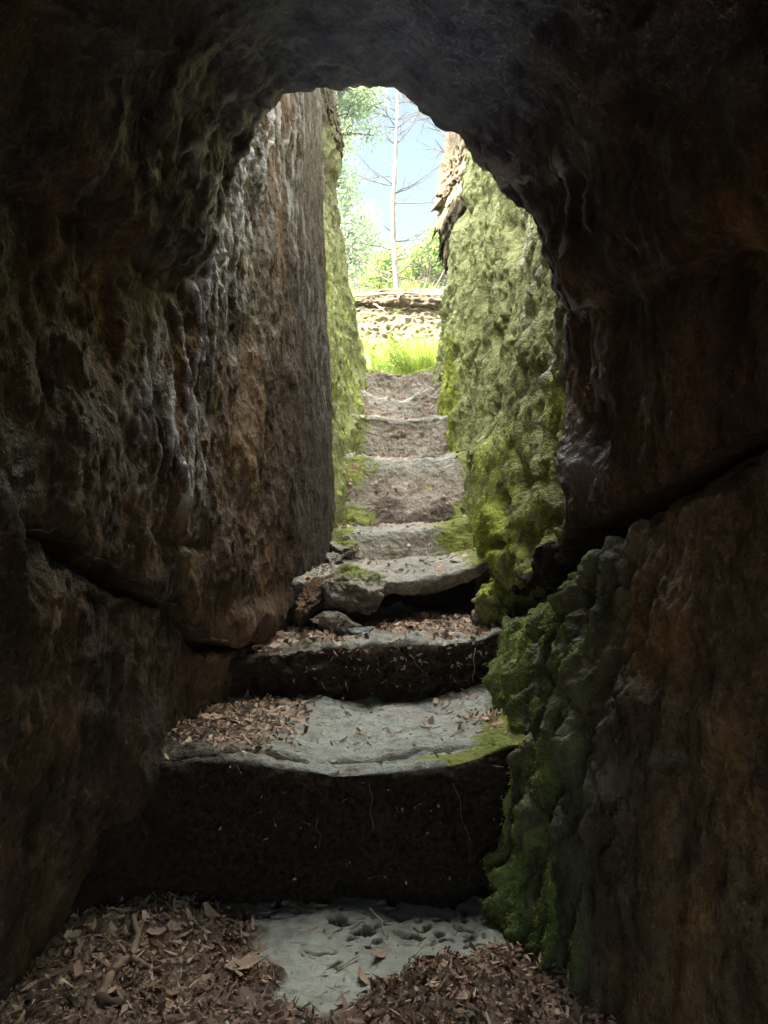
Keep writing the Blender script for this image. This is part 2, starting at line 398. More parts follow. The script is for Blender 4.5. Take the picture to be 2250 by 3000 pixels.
def right_upper():
    pl = path(RPLAN, 420, .02, dens_r); zb = rcrack(pl[:, 1])
    tz = np.r_[-np.linspace(1, .02, 26), np.linspace(0, 1, 440)]
    t = tz[None, :]; tt = np.clip(t, 0, 1)
    z = np.where(t < 0, zb[:, None]+.01*(1-np.exp(-np.abs(t)*6)), zb[:, None]+tt*(3.4-zb[:, None]))
    P = np.zeros((len(pl), len(tz), 3))
    P[..., 0] = pl[:, 0][:, None]+.04*(z-1)*(z > 1)+np.where(t < 0, .26*np.abs(t)**1.2, 0); P[..., 1] = pl[:, 1][:, None]; P[..., 2] = z
    N = facing(normals(P), P, (0, 1.5, 1))
    d, r = cave_disp(P, 57)
    fine = ridge((P+fbm(P*7, 2, 9)[..., None]*.03)*A3(15, 15, 4), 3, 210)
    glint = np.maximum(band(P, GLINT_R, 45), band(P, GLINT_R2, 22))
    tuf = np.maximum(blob(P, 1690, 1345, 62, 85), blob(P, 1770, 1370, 30, 60)*.7)
    kn = .6*worley(P*A3(20, 20, 15), 4)+.5*worley(P*A3(42, 42, 34), 6)
    d = d*(1-.4*glint)+glint*.03*(fine-.2)+tuf*(.040+.085*(.5-kn))-.05*blob(P, 1745, 1240, 35, 80)
    d = np.where(t < 0, d*.5, d)-.02*np.exp(-np.clip(z-zb[:, None], 0, 9)/.035)*(t >= 0)
    pale = np.clip(glint*sstep(.42, .7, fine)*1.4+tuf*.9+.2*sstep(.8, .97, fine)*(P[..., 1] > 1.7), 0, 1)*.8  # painted ridge glints, plus the pale tufa knobs
    rust = np.clip(blob(P, 2150, 1150, 160, 120)+blob(P, 2050, 250, 150, 250)+.7*blob(P, 1900, 700, 170, 250), 0, 1)
    moss = -1+1.5*band(P, [(1600, 1150), (1640, 1250), (1620, 1400), (1600, 1560)], 45)
    P = P+N*d[..., None]
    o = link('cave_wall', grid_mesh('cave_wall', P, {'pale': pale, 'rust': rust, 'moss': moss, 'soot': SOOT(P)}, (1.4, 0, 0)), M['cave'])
    return tag(o, 'dark brown cave wall hanging above the black diagonal crack at right', 'rock wall')

def right_lower():
    dd = path([(.0, 0), (.6, .6), (2.0, 2.0), (3.05, 3.05)], 380, .03, lambda Q: .12+np.exp(-((Q[:, 1]-2.0)/.75)**4))[:, 1]
    crestx = crv([(0, .85), (.8, .71), (1.0, .67), (1.25, .605), (1.6, .545), (1.88, .505), (2.05, .475), (2.25, .435), (2.5, .41), (2.9, .40), (3.2, .5)])(dd)
    foot = crv([(0, .8), (.8, .66), (1.0, .62), (1.2, .57), (1.4, .50), (1.5, .455), (1.58, .40), (1.68, .33), (1.8, .29), (1.95, .27), (2.2, .29), (2.5, .31), (2.9, .34), (3.2, .5)])(dd)
    crestz = crv([(0, 1.2), (1.0, 1.19), (1.25, 1.13), (1.7, .985), (1.83, .93), (2.05, .83), (2.25, .735), (2.45, .655), (2.6, .61), (2.9, .55), (3.2, .5)])(dd)
    tz = np.r_[np.linspace(0, 1, 470), 1+np.linspace(.03, 1, 30)]
    t = tz[None, :]; zt = np.clip(t, 0, 1); tb = np.clip(t-1, 0, 1)
    z = -.12+zt*(crestz[:, None]+.12)+.6*np.clip(tb-.4, 0, 1)
    k = np.clip(z/crestz[:, None], 0, 1)
    P = np.zeros((len(dd), len(tz), 3))
    P[..., 0] = foot[:, None]+(crestx-foot)[:, None]*k**1.25+.04*np.clip((zt-.93)/.07, 0, 1)**2+np.clip(tb*2.5, 0, 1)*.16
    P[..., 1] = dd[:, None]; P[..., 2] = z
    N = facing(normals(P), P, (0, 1.5, 1))
    wob = fbm(P*A3(4, 4, 1.5), 2, 15)[..., None]*.06
    fl = ridge((P+wob)*A3(10, 10, 2.3), 2, 400)
    kn = fbm(P*A3(22, 22, 12), 3, 402)
    wet = sstep(1.35, 1.75, P[..., 1])                     # flowstone drips near the stairs, smooth rock nearer the camera
    pt = sstep(.40, .12, worley((P+wob*.7)*A3(13, 13, 5), 41))
    hc = worley((P+wob)*A3(14, 14, 4.2), 47)
    d = .03*fbm(P*2.2, 3, 401)+wet*(.030*(fl-.45)+.085*(.5-hc)+.024*kn-.03*pt+.013*(worley((P+wob*.5)*A3(40, 40, 20), 407)-.5)+.008*fbm(P*A3(55, 55, 20), 2, 406))+(1-wet)*(.022*fbm(P*A3(9, 9, 6), 3, 403)+.02*(worley(P*A3(9, 9, 5), 48)-.5)+.009*(worley(P*A3(25, 25, 15), 49)-.5))+.009*fbm(P*A3(42, 42, 24), 3, 404)
    d = d-.02*np.exp(-(1-zt)*crestz[:, None]/.03)*(t <= 1)
    for (px, py, w) in ((1800, 2300, 34), (1750, 2430, 34), (1790, 2520, 26), (1850, 2050, 40), (1700, 2010, 28), (1610, 1960, 22), (1850, 2400, 20)):
        d = d+.03*blob(P, px, py, w, w*1.6)
    d = np.where(t > 1, d*.3, d)
    moss = -1.1+(t <= 1)*sstep(1720, 1640, px_of(P)[0])*2.0*band(P, [(1620, 1660), (1560, 1760), (1500, 1850), (1480, 1950), (1460, 2100), (1450, 2200)], 62)+1.35*band(P, [(1440, 2640), (1530, 2760), (1640, 2830)], 75)+.75*band(P, [(1480, 2250), (1520, 2500), (1560, 2700)], 80)
    moss = moss+1.75*wet*sstep(.25, .75, fl+.25*kn)*sstep(2000, 1700, px_of(P)[0])
    rust = np.clip(blob(P, 2100, 2400, 160, 260)+blob(P, 2000, 1850, 200, 80)*.8+blob(P, 1880, 1920, 60, 40)+blob(P, 2200, 2750, 100, 150), 0, 1)
    pale = np.clip(wet*sstep(.55, .9, fl)*.35+.5*blob(P, 1790, 1580, 90, 60)+.6*blob(P, 1980, 2220, 80, 22)+.5*blob(P, 1800, 2290, 60, 60), 0, 1)*.7
    pale = np.maximum(pale, sstep(.17, .10, worley(P*24, 9))*sstep(1.75, 1.4, P[..., 1])*.8*sstep(-.05, .3, fbm(P*3, 2, 77)))
    P = P+N*d[..., None]
    o = link('rock_block', grid_mesh('rock_block', P, {'pale': pale, 'rust': rust, 'moss': moss, 'soot': wet*sstep(2050, 1660, px_of(P)[0]+320*fbm(P*A3(5, 5, 2), 3, 61))}, (1.4, 0, 0)), M['drip'])
    fuzz(o, P, N, moss+.1-.8*pt, 24000, .0065, 6)
    return tag(o, 'large dripstone rock block below the diagonal crack, mossy along its left crest', 'rock block')

def moss_wall():
    d0 = path([(2.0, 0), (2.3, 0), (5.3, 0), (5.7, 0)], 480, .03, lambda Q: 1.0/np.maximum(Q[:, 0]-1.2, .5))[:, 0]
    xb = crv([(2.0, .56), (2.1, .505), (2.2, .465), (2.4, .43), (2.7, .42), (3.0, .42), (3.46, .455), (3.9, .445), (4.35, .385), (4.7, .36), (5.1, .34), (5.35, .36), (5.5, .6), (5.7, 1.2)], .05)(d0)
    zb = np.interp(d0, [2, 2.6, 3, 3.46, 3.9, 4.35, 4.7, 5.1, 5.6], [.85, .6, .75, .93, 1.27, 1.54, 1.7, 1.93, 1.95])
    zlow = np.interp(d0, [2.0, 2.1, 2.3, 2.5, 2.8, 2.92, 3.0, 3.3, 5.7], [.93, .91, .84, .78, .70, .62, .5, .4, .9])
    zlow = zlow+(.045*fbm(np.stack([d0*14, d0*0, d0*0+3.3], -1), 3, 91)+.02*np.sin(d0*60))*sstep(3.0, 2.7, d0)
    tz = np.r_[-np.linspace(1, .04, 18), np.linspace(0, 1, 620)]
    t = tz[None, :]; tt = np.clip(t, 0, 1)
    z = zlow[:, None]+tt*(4.1-zlow[:, None])
    h = np.clip(z-zb[:, None], -.3, 9)
    X = xb[:, None]+.145*h+.10*np.clip(h-1.3, 0, 9)**1.5+np.where(t < 0, .25*np.abs(t), 0)
    P = np.stack([X, np.broadcast_to(d0[:, None], X.shape), z], -1)
    N = facing(normals(P), P, (0, 3, 1.5))
    wob = fbm(P*A3(4, 4, 2), 3, 21)[..., None]*.07
    fl = ridge((P+wob)*A3(6.5, 6.5, 2.4), 3, 500)
    pit = sstep(.42, .12, worley((P+wob*.6)*A3(9, 9, 4.2), 31))
    fib = fbm((P+wob*.5)*A3(34, 34, 8), 3, 503)
    near = sstep(3.4, 2.3, P[..., 1])
    pit2 = sstep(.42, .14, worley((P+wob*.4)*A3(21, 21, 11), 33))*sstep(-.1, .25, fbm(P*2.5, 2, 34))
    d = .04*fbm(P*A3(1.8, 1.8, 1.3), 3, 501)+(.032+.03*near)*(fl-.4)-(.022+.035*near)*pit-.022*pit2+.018*fib+.020*(ridge((P+wob)*A3(15, 15, 3.2), 2, 509)-.4)+.016*fbm(P*A3(15, 15, 7), 3, 504)+.008*fbm(P*A3(60, 60, 26), 2, 505)
    # mossy cushion bulging at the foot of the wall by steps three to five, dark holes nearer
    d = d+.055*band(P, [(1440, 1340), (1440, 1480), (1460, 1600)], 42)
    holes = 0*z
    for (px, py, w, hh) in ((1535, 1425, 17, 50), (1500, 1500, 10, 60), (1590, 1400, 14, 40), (1640, 1480, 20, 55), (1480, 1610, 26, 20), (1560, 1600, 16, 45), (1610, 1530, 18, 40), (1570, 1250, 9, 45), (1520, 1330, 8, 30), (1600, 1290, 8, 50), (1545, 1130, 8, 40), (1460, 1180, 8, 34), (1420, 860, 9, 40), (1450, 1000, 8, 34), (1355, 620, 14, 35), (1500, 690, 13, 60)):
        bl = blob(P+wob[..., :1]*.4, px, py, w, hh); d = d-.10*bl; holes = np.maximum(holes, bl)
    d = np.where(t < 0, d*.4, d)
    moss = -1.4*sstep(.3, .7, holes)+.30+.7*band(P, [(1330, 1000), (1325, 1300)], 25)+.6*band(P, [(1440, 1300), (1440, 1480), (1470, 1600)], 50)-.8*pit-.35*band(P, [(1420, 1050), (1380, 1250), (1380, 1400)], 45)
    moss = moss-.25*sstep(2.4, 3.3, z)+.25*near-1.5*band(P, [(1560, 600), (1600, 850), (1650, 1000)], 34)-.9*band(P, [(1370, 450), (1400, 700)], 30)
    pale = np.clip(sstep(.6, .85, fl)*band(P, [(1570, 700), (1610, 900), (1640, 1060), (1650, 1250)], 45), 0, 1)
    dark = 1.6*(z < zlow[:, None]+.05*sstep(2.45, 2.2, P[..., 1])+.025*fbm(P*14, 2, 92))*sstep(2.8, 2.6, P[..., 1]+.1*fbm(P*9, 2, 93))  # shade of the black gap painted on the wall's lower edge
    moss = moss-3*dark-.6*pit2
    P = P+N*d[..., None]
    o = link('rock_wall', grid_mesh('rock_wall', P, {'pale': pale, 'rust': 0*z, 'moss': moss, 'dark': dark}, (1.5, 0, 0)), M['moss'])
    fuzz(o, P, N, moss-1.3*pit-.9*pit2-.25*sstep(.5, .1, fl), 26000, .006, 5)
    return tag(o, 'tall rock wall covered in bright green moss right of the steps', 'rock wall')

def ceiling():
    LIP = [(545, 1080), (575, 900), (610, 780), (650, 620), (700, 490), (770, 392), (850, 322), (930, 291), (1000, 285), (1060, 281), (1105, 272), (1150, 262), (1185, 272), (1215, 300),
           (1260, 338), (1310, 360), (1360, 378), (1400, 412), (1450, 482), (1510, 565), (1555, 645), (1585, 740), (1610, 850), (1640, 1000), (1690, 1180)]
    L = path([(at(x, y, 2.05)[0], at(x, y, 2.05)[2]) for x, y in LIP], 520, .012)
    #       depth, side scale, rise, outward
    V = [(-1.95, .05, -.9, 0), (-1.85, 1.2, -.2, 0), (-1.5, 1.95, -.2, 0), (-.5, 1.75, -.22, 0), (.5, 1.42, -.24, 0), (1.1, 1.23, -.16, 0), (1.5, 1.11, -.08, 0), (1.8, 1.04, -.025, 0),
         (2.0, 1.01, .0, 0), (2.06, 1, .0, .01), (2.11, 1, .0, .07), (2.13, 1, 0, .2), (2.12, 1, 0, .7), (2.0, 1, 0, 1.9)]
    vp = path(V, 330, .03, lambda Q: .10+np.exp(-((Q[:, 0]-1.85)/.55)**4)*(Q[:, 3] < .3))
    ctr = np.array([0., 1.15]); rad = L-ctr; rad /= np.linalg.norm(rad, axis=1, keepdims=True)
    P = np.zeros((len(L), len(vp), 3))
    hz = np.clip((L[:, 1]-1.2)/.9, 0, 1)[:, None]
    P[..., 0] = L[:, 0][:, None]*vp[:, 1]+rad[:, 0][:, None]*vp[:, 3]
    P[..., 2] = L[:, 1][:, None]+hz*vp[:, 2]+rad[:, 1][:, None]*vp[:, 3]
    P[..., 1] = vp[:, 0][None, :]+.05*np.sin(L[:, 0]*7)[:, None]*(vp[:, 0][None, :] > 1.5)
    uu = np.linspace(0, 1, len(L)); bury = np.maximum(sstep(.17, .0, uu), sstep(.85, 1.0, uu))[:, None]
    P[..., 0] += np.sign(P[..., 0])*.22*bury
    N = facing(normals(P), P, (0, 1.0, 1))
    flow = P*A3(3.2, 1.5, 3.2)
    r = ridge((P+fbm(P*6, 2, 9)[..., None]*.04)*A3(9, 5, 3.5), 3, 600)
    side = np.clip(np.abs(P[..., 0])/.45, 0, 1)**2
    d = .03*fbm(flow, 3, 601)+.016*fbm(P*A3(9, 9, 9), 3, 602)+(.008+.022*side)*(r-.35)+.004*fbm(P*45, 2, 603)
    lipm = np.exp(-((vp[:, 0]-2.06)/.05)**2)[None, :]
    d = d*(1-.55*lipm*(1-side))+lipm*(.012*fbm(P*14, 3, 604))
    fine = ridge((P+fbm(P*7, 2, 9)[..., None]*.03)*A3(14, 14, 4.5), 3, 200)
    glint = np.maximum.reduce([band(P, GLINT_L, 60), band(P, GLINT_R, 34), band(P, GLINT_R2, 20), .6*band(P, [(560, 420), (700, 300), (860, 200), (1060, 190)], 40)])
    d = d+glint*.025*(fine-.2)
    pale = np.clip(glint*sstep(.42, .7, fine)*1.4+.2*sstep(.8, .97, fine)*side, 0, 1)  # glints painted along the ridges of the arch
    rust = np.clip(blob(P, 2050, 250, 150, 250)+.5*blob(P, 1500, 60, 60, 60), 0, 1)
    P = P+N*d[..., None]
    o = link('cave_ceiling', grid_mesh('cave_ceiling', P, {'pale': pale, 'rust': rust, 'moss': 0*side-1, 'soot': SOOT(P), 'grey': np.clip(1.0-1.5*side, 0, 1)*sstep(1.7, 1.95, P[..., 2])*sstep(.8, 1.3, P[..., 1])}), M['cave'])  # grey: blue glow painted on the middle of the ceiling
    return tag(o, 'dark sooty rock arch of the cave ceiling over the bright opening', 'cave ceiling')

left_upper(); left_lower(); outer_left(); right_upper(); right_lower(); moss_wall(); ceiling()

# ------------------------------------------------------------------ cave floor
def floor_base(x, y):
    edge_l = np.interp(y, [1.3, 1.55, 1.61, 1.735, 1.88, 2.0], [-.12, -.14, -.21, -.26, -.36, -.5])
    edge_r = np.interp(y, [1.3, 1.556, 1.62, 1.69, 1.73, 1.78], [-.12, -.09, .0, .09, .2, .5])
    lit = np.maximum(sstep(-.03, .03, edge_l-x), sstep(-.03, .03, x-edge_r))
    lit = np.maximum(lit, sstep(1.57, 1.50, y))
    return lit
xs = np.r_[np.linspace(-1.5, -.85, 12)[:-1], np.linspace(-.85, .65, 420), np.linspace(.65, 1.5, 12)[1:]]
ys = np.r_[np.linspace(-2.0, 1.2, 40)[:-1], np.linspace(1.2, 2.15, 300)]
XX, YY = np.meshgrid(xs, ys, indexing='ij'); P = np.stack([XX, YY, 0*XX], -1)
wx = fbm(P*9, 3, 70)*.09
LIT = floor_base(XX+wx, YY+wx)
pits = sstep(.46, .2, worley((P+np.stack([wx, -wx, wx], -1)*.9+fbm(P*26, 2, 69)[..., None]*.012)*A3(17, 26, 17), 71))*sstep(-.1, .15, fbm(P*5, 2, 72))*sstep(1.60, 1.72, YY)
Z = .022*fbm(P*2.5, 3, 73)-.04*pits*(1-LIT)+.003*fbm(P*30, 3, 74)+LIT*(.010+.02*fbm(P*7, 3, 75)+.012*fbm(P*35, 3, 76))
Z = Z+.03*np.exp(-((XX-.16)/.16)**2-((YY-1.60)/.10)**2)*LIT+.03*sstep(-.4, -.8, XX)
P[..., 2] = Z
s = NT('floor_ground')
n1 = s.noise(4, 6, .6); n2 = s.noise(26, 6, .65); n3 = s.noise(120, 4, .7)
sl = s.ramp(s.math('ADD', s.math('MULTIPLY', n1, .5), s.math('MULTIPLY', n2, .5)), [(.33, (.22, .235, .20)), (.5, (.40, .425, .37)), (.68, (.54, .57, .50))])
so = s.ramp(s.math('ADD', s.math('MULTIPLY', n2, .5), s.math('MULTIPLY', n3, .5)), [(.35, (.03, .02, .014)), (.5, (.17, .118, .088)), (.68, (.36, .275, .21))])
M['floor'] = s.done(s.mix(s.attr('litter'), sl, so), s.bump(n3, .6, .006, s.bump(n2, .5, .012)), .85, .3)
floor = tag(link('cave_floor', grid_mesh('cave_floor', P, {'litter': np.maximum(LIT, pits)}, (0, 0, -.3)), M['floor']), kind='structure')

# ------------------------------------------------------------------ steps
STEPS = []
def step(label, rows, zbase, dback, zback, cav=None, groove=False, pale=None, mossl=None, seed=0, rough=1.1, dirt=0., x0=-.95, x1=.75, base_d=None, sm=.022, nx=330):
    """rows: x -> (edge depth, edge height). A worn step cut from the rock: riser, rounded edge, tread"""
    x = np.linspace(x0, x1, nx)
    rx = [r[0] for r in rows]
    de = crv([(r[0], r[1]) for r in rows], .03)(x); ze = crv([(r[0], r[2]) for r in rows], .03)(x)
    zb = zbase
    P = []
    n = 300
    for i in range(nx):
        bd = de[i]+.03 if base_d is None else base_d
        if cav:
            k = float(cav(x[i]))
            pts = [(bd+.42*k, zb-.12), (bd+.42*k, zb+.02), (bd+.40*k+.001, ze[i]-.085), (bd-.005, ze[i]-.072), (de[i], ze[i]), (dback, zback+(ze[i]-np.median(ze))*.5)]
        else:
            pts = [(bd, zb-.12), (bd, zb), (de[i], ze[i]), (dback, zback+(ze[i]-np.median(ze))*.5)]
        q = np.array(pts); L = np.r_[0, np.cumsum(np.linalg.norm(np.diff(q, axis=0), axis=1))]
        g = np.linspace(0, L[-1], n); st = g[1]
        a = np.stack([np.interp(g, L, q[:, 0]), np.interp(g, L, q[:, 1])], 1)
        m = int(sm*3/st)+1; kk = np.exp(-.5*((np.arange(-m, m+1)*st)/sm)**2); kk /= kk.sum()
        a = np.stack([np.convolve(np.r_[np.full(m, a[0, c]), a[:, c], np.full(m, a[-1, c])], kk, 'valid') for c in (0, 1)], 1)
        P.append(np.c_[np.full(n, x[i]), a])
    P = np.array(P)
    N = facing(normals(P), P, (0, de.mean()-1.5, ze.mean()+1.5))
    up = np.clip(N[..., 2], 0, 1)
    d = .022*fbm(P*A3(4, 4, 4), 3, seed)+.016*fbm(P*A3(11, 11, 9), 3, seed+1)*(1-.5*up)+.006*fbm(P*A3(38, 38, 38), 3, seed+2)
    pit = sstep(.35, .1, worley(P*A3(14, 14, 14), seed+3))*(1-up)
    d = (d-.012*pit)*rough
    if dirt > 1: d = d+(1-up)*(.030*fbm(P*A3(5, 5, 8), 3, seed+4)+.018*(worley(P*A3(13, 13, 10), seed+5)-.5))+up*.012*(worley(P*A3(16, 16, 16), seed+6)-.5)
    if groove:
        gl = de[:, None]+.085+.03*np.sin(P[..., 0]*5+1)+.014*fbm(P*6, 2, 5)
        gk = np.exp(-((P[..., 1]-gl)/.010)**2)*(up > .5)*sstep(-.62, -.5, P[..., 0])*sstep(.30, .12, P[..., 0])
        d = d-.045*gk
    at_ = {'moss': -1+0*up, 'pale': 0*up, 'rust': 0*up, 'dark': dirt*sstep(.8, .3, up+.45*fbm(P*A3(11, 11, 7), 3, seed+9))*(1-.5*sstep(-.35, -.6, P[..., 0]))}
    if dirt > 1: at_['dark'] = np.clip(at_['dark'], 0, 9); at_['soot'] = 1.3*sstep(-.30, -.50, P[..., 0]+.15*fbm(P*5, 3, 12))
    if seed == 780: at_['dark'] = .6*sstep(1.10, .98, P[..., 2]+.16*fbm(P*6, 3, 781))*sstep(-.2, -.05, P[..., 0])  # shade of the hollows at the riser foot painted as dark patches
    if dirt > 1: at_['dark'] = np.maximum(at_['dark'], 1.2*up*sstep(.40, .2, worley(P*A3(15, 20, 15), seed+8))*sstep(-.05, .3, fbm(P*5, 2, seed+13)))  # shade in small tread pits painted as dark spots
    rim = sstep(.25, .6, up)*np.exp(-((P[..., 1]-de[:, None])/.05)**2)*(dirt < 1)  # lit edge line painted pale on the rounded lip
    if groove: at_['dark'] = at_['dark']+1.5*gk  # crack shade also painted into the groove's colour
    if cav: at_['dark'] = 2*((P[..., 1] > de[:, None]+.035) & (P[..., 2] < ze[:, None]-.03))  # inside of the hollow painted dark in place of shade
    if pale is not None: at_['pale'] = np.clip(np.maximum(pale(P, up), .75*rim), 0, 1)
    if mossl is not None: at_['moss'] = mossl(P, up)
    P = P+N*d[..., None]
    o = link('stone_step', grid_mesh('stone_step', P, at_, (0, 0, -.25)), M['step'])
    tag(o, label, 'step', 'worn steps cut into the rock'); STEPS.append(o)
    return o

nz = lambda P, f, sd: fbm(P*f, 3, sd)
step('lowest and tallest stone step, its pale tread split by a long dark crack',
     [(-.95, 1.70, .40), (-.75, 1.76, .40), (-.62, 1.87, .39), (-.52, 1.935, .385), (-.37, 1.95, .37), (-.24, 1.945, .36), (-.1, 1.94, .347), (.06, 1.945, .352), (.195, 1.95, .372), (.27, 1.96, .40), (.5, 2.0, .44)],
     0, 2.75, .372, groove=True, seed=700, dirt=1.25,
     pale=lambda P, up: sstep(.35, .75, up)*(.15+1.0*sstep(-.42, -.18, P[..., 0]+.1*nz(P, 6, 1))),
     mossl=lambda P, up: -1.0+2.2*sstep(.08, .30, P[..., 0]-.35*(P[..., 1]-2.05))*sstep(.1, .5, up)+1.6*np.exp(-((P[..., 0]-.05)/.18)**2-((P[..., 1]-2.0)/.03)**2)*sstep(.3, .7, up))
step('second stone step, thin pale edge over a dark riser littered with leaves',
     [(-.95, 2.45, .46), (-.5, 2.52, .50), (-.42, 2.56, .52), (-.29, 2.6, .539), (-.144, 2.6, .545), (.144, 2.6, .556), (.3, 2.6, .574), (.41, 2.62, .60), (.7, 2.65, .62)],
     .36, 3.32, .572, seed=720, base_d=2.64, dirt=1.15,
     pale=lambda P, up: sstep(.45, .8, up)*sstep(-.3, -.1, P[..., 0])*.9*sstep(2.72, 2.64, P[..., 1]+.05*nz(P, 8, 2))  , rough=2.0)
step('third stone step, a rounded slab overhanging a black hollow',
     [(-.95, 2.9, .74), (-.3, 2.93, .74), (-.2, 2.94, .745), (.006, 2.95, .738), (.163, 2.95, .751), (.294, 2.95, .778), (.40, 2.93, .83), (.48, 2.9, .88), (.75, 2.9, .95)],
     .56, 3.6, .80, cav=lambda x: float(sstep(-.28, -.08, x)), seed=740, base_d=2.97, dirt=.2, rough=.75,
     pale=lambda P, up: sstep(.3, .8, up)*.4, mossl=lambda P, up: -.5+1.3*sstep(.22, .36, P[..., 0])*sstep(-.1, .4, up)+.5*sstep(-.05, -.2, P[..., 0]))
step('fourth stone step, worn edge with its lit rim painted in, curving above the hollow slab',
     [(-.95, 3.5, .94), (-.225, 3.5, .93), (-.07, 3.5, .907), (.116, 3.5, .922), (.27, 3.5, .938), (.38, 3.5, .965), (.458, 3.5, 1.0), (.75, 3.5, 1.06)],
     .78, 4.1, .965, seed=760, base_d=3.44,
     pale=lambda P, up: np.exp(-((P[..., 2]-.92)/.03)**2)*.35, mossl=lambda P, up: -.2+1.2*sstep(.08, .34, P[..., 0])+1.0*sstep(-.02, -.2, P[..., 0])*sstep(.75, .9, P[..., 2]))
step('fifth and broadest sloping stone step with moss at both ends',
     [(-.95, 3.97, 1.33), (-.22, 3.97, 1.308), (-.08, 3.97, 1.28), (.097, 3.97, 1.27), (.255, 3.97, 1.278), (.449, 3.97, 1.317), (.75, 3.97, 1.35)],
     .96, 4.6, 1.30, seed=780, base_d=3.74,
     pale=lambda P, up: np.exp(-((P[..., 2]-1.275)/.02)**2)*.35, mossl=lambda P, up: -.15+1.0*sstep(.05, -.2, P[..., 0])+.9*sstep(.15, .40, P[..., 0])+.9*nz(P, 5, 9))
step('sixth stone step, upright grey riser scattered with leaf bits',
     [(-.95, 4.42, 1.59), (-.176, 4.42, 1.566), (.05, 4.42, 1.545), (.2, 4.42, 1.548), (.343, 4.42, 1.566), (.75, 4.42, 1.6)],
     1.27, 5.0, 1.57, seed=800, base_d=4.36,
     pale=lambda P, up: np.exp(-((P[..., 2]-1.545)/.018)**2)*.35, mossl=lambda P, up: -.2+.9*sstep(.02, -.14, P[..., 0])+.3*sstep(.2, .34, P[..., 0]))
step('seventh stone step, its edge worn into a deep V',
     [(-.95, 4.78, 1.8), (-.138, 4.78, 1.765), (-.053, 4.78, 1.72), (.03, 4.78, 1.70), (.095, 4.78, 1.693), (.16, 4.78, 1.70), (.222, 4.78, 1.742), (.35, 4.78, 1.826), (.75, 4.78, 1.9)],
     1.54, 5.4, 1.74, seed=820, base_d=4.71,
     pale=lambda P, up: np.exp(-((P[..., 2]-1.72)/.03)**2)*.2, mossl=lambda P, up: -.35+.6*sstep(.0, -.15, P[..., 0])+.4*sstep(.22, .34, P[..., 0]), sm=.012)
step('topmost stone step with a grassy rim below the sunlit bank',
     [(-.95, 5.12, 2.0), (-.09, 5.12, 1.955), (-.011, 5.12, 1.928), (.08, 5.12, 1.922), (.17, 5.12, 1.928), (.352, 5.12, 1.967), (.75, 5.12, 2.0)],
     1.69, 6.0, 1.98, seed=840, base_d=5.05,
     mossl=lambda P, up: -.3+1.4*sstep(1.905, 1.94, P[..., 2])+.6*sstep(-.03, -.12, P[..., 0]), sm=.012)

# ------------------------------------------------------------------ loose stones
def rock(name, label, loc, size, rot=(0, 0, 0), seed=0, mat='step', moss=-1., n=90, rnd=0., group=None, cat='stone'):
    th, ph = np.meshgrid(np.linspace(0, 2*np.pi, 2*n), np.linspace(.02, np.pi-.02, n), indexing='ij')
    U = np.stack([np.cos(th)*np.sin(ph), np.sin(th)*np.sin(ph), np.cos(ph)], -1)
    g = np.random.default_rng(seed); W = U
    cut = np.full(th.shape, 9.)
    for k in range(16):
        q = g.normal(0, 1, 3); q /= np.linalg.norm(q); cut = np.minimum(cut, g.uniform(.62+.2*rnd, .95+.1*rnd)/np.maximum((U*q).sum(-1), 1e-3))
    cut = np.minimum(cut, 1.25)
    T = U*np.array(size)/min(np.mean(size), .15)
    r = 1+(.28-.08*rnd)*fbm(T*1.6+seed, 3, seed)+.10*fbm(T*5+seed, 3, seed+1)+.03*fbm(T*16+seed, 2, seed+2)
    r = r-.10*sstep(.25, .05, np.abs(perlin(T*2.2+seed*3, seed+5)))
    V = W*(r*cut*1.15)[..., None]*np.array(size)
    o = link(name, grid_mesh(name, V, {'moss': moss+.8*U[..., 2], 'pale': 0*r, 'rust': 0*r}), M[mat])
    o.location = loc; o.rotation_euler = rot
    return tag(o, label, cat, group)
rock('boulder', 'rounded mossy boulder lodged at the left end of the hollow slab', at(1030, 1728, 3.0), (.105, .11, .070), (0, .05, .2), 11, 'step', .05, cat='boulder', rnd=1.8)
rock('boulder', 'mossy block with a dark underside right of the black hollow', at(1462, 1765, 2.82), (.065, .09, .085), (0, 0, .3), 23, 'moss', .4, cat='boulder')
rock('stone', 'long low stone lying before the hollow beside the rounded ledge', at(985, 1825, 2.86), (.075, .05, .032), (0, .25, .1), 31, 'step', -1, rnd=1.)
rock('stone', 'pale flat stone half buried in leaves on the second step', at(1065, 1850, 2.82), (.045, .04, .014), (0, .1, .5), 37, 'slab', -1)
rock('stone', 'small upright stone wedged by the right edge of the hollow', at(1395, 1810, 2.86), (.022, .03, .035), (0, .3, 0), 41, 'step', -1)
rock('stone', 'brown jagged stone between the left wall and the mossy boulder', at(895, 1775, 2.95), (.05, .07, .085), (.2, .5, .2), 43, 'cave', -1)
rock('stone', 'brown angular stone in the rubble slope left of the fourth step', at(965, 1690, 3.2), (.06, .07, .05), (.3, .2, .6), 71, 'step', -.6)
rock('stone', 'small wedge of rubble against the left wall foot by the fourth step', at(985, 1640, 3.35), (.04, .05, .03), (.1, .4, .2), 73, 'step', -.8)
rock('boulder', 'small mossy hump beside the pale edge of the fourth step', at(1005, 1605, 3.45), (.06, .09, .035), (0, .25, .4), 53, 'step', .3, cat='boulder')

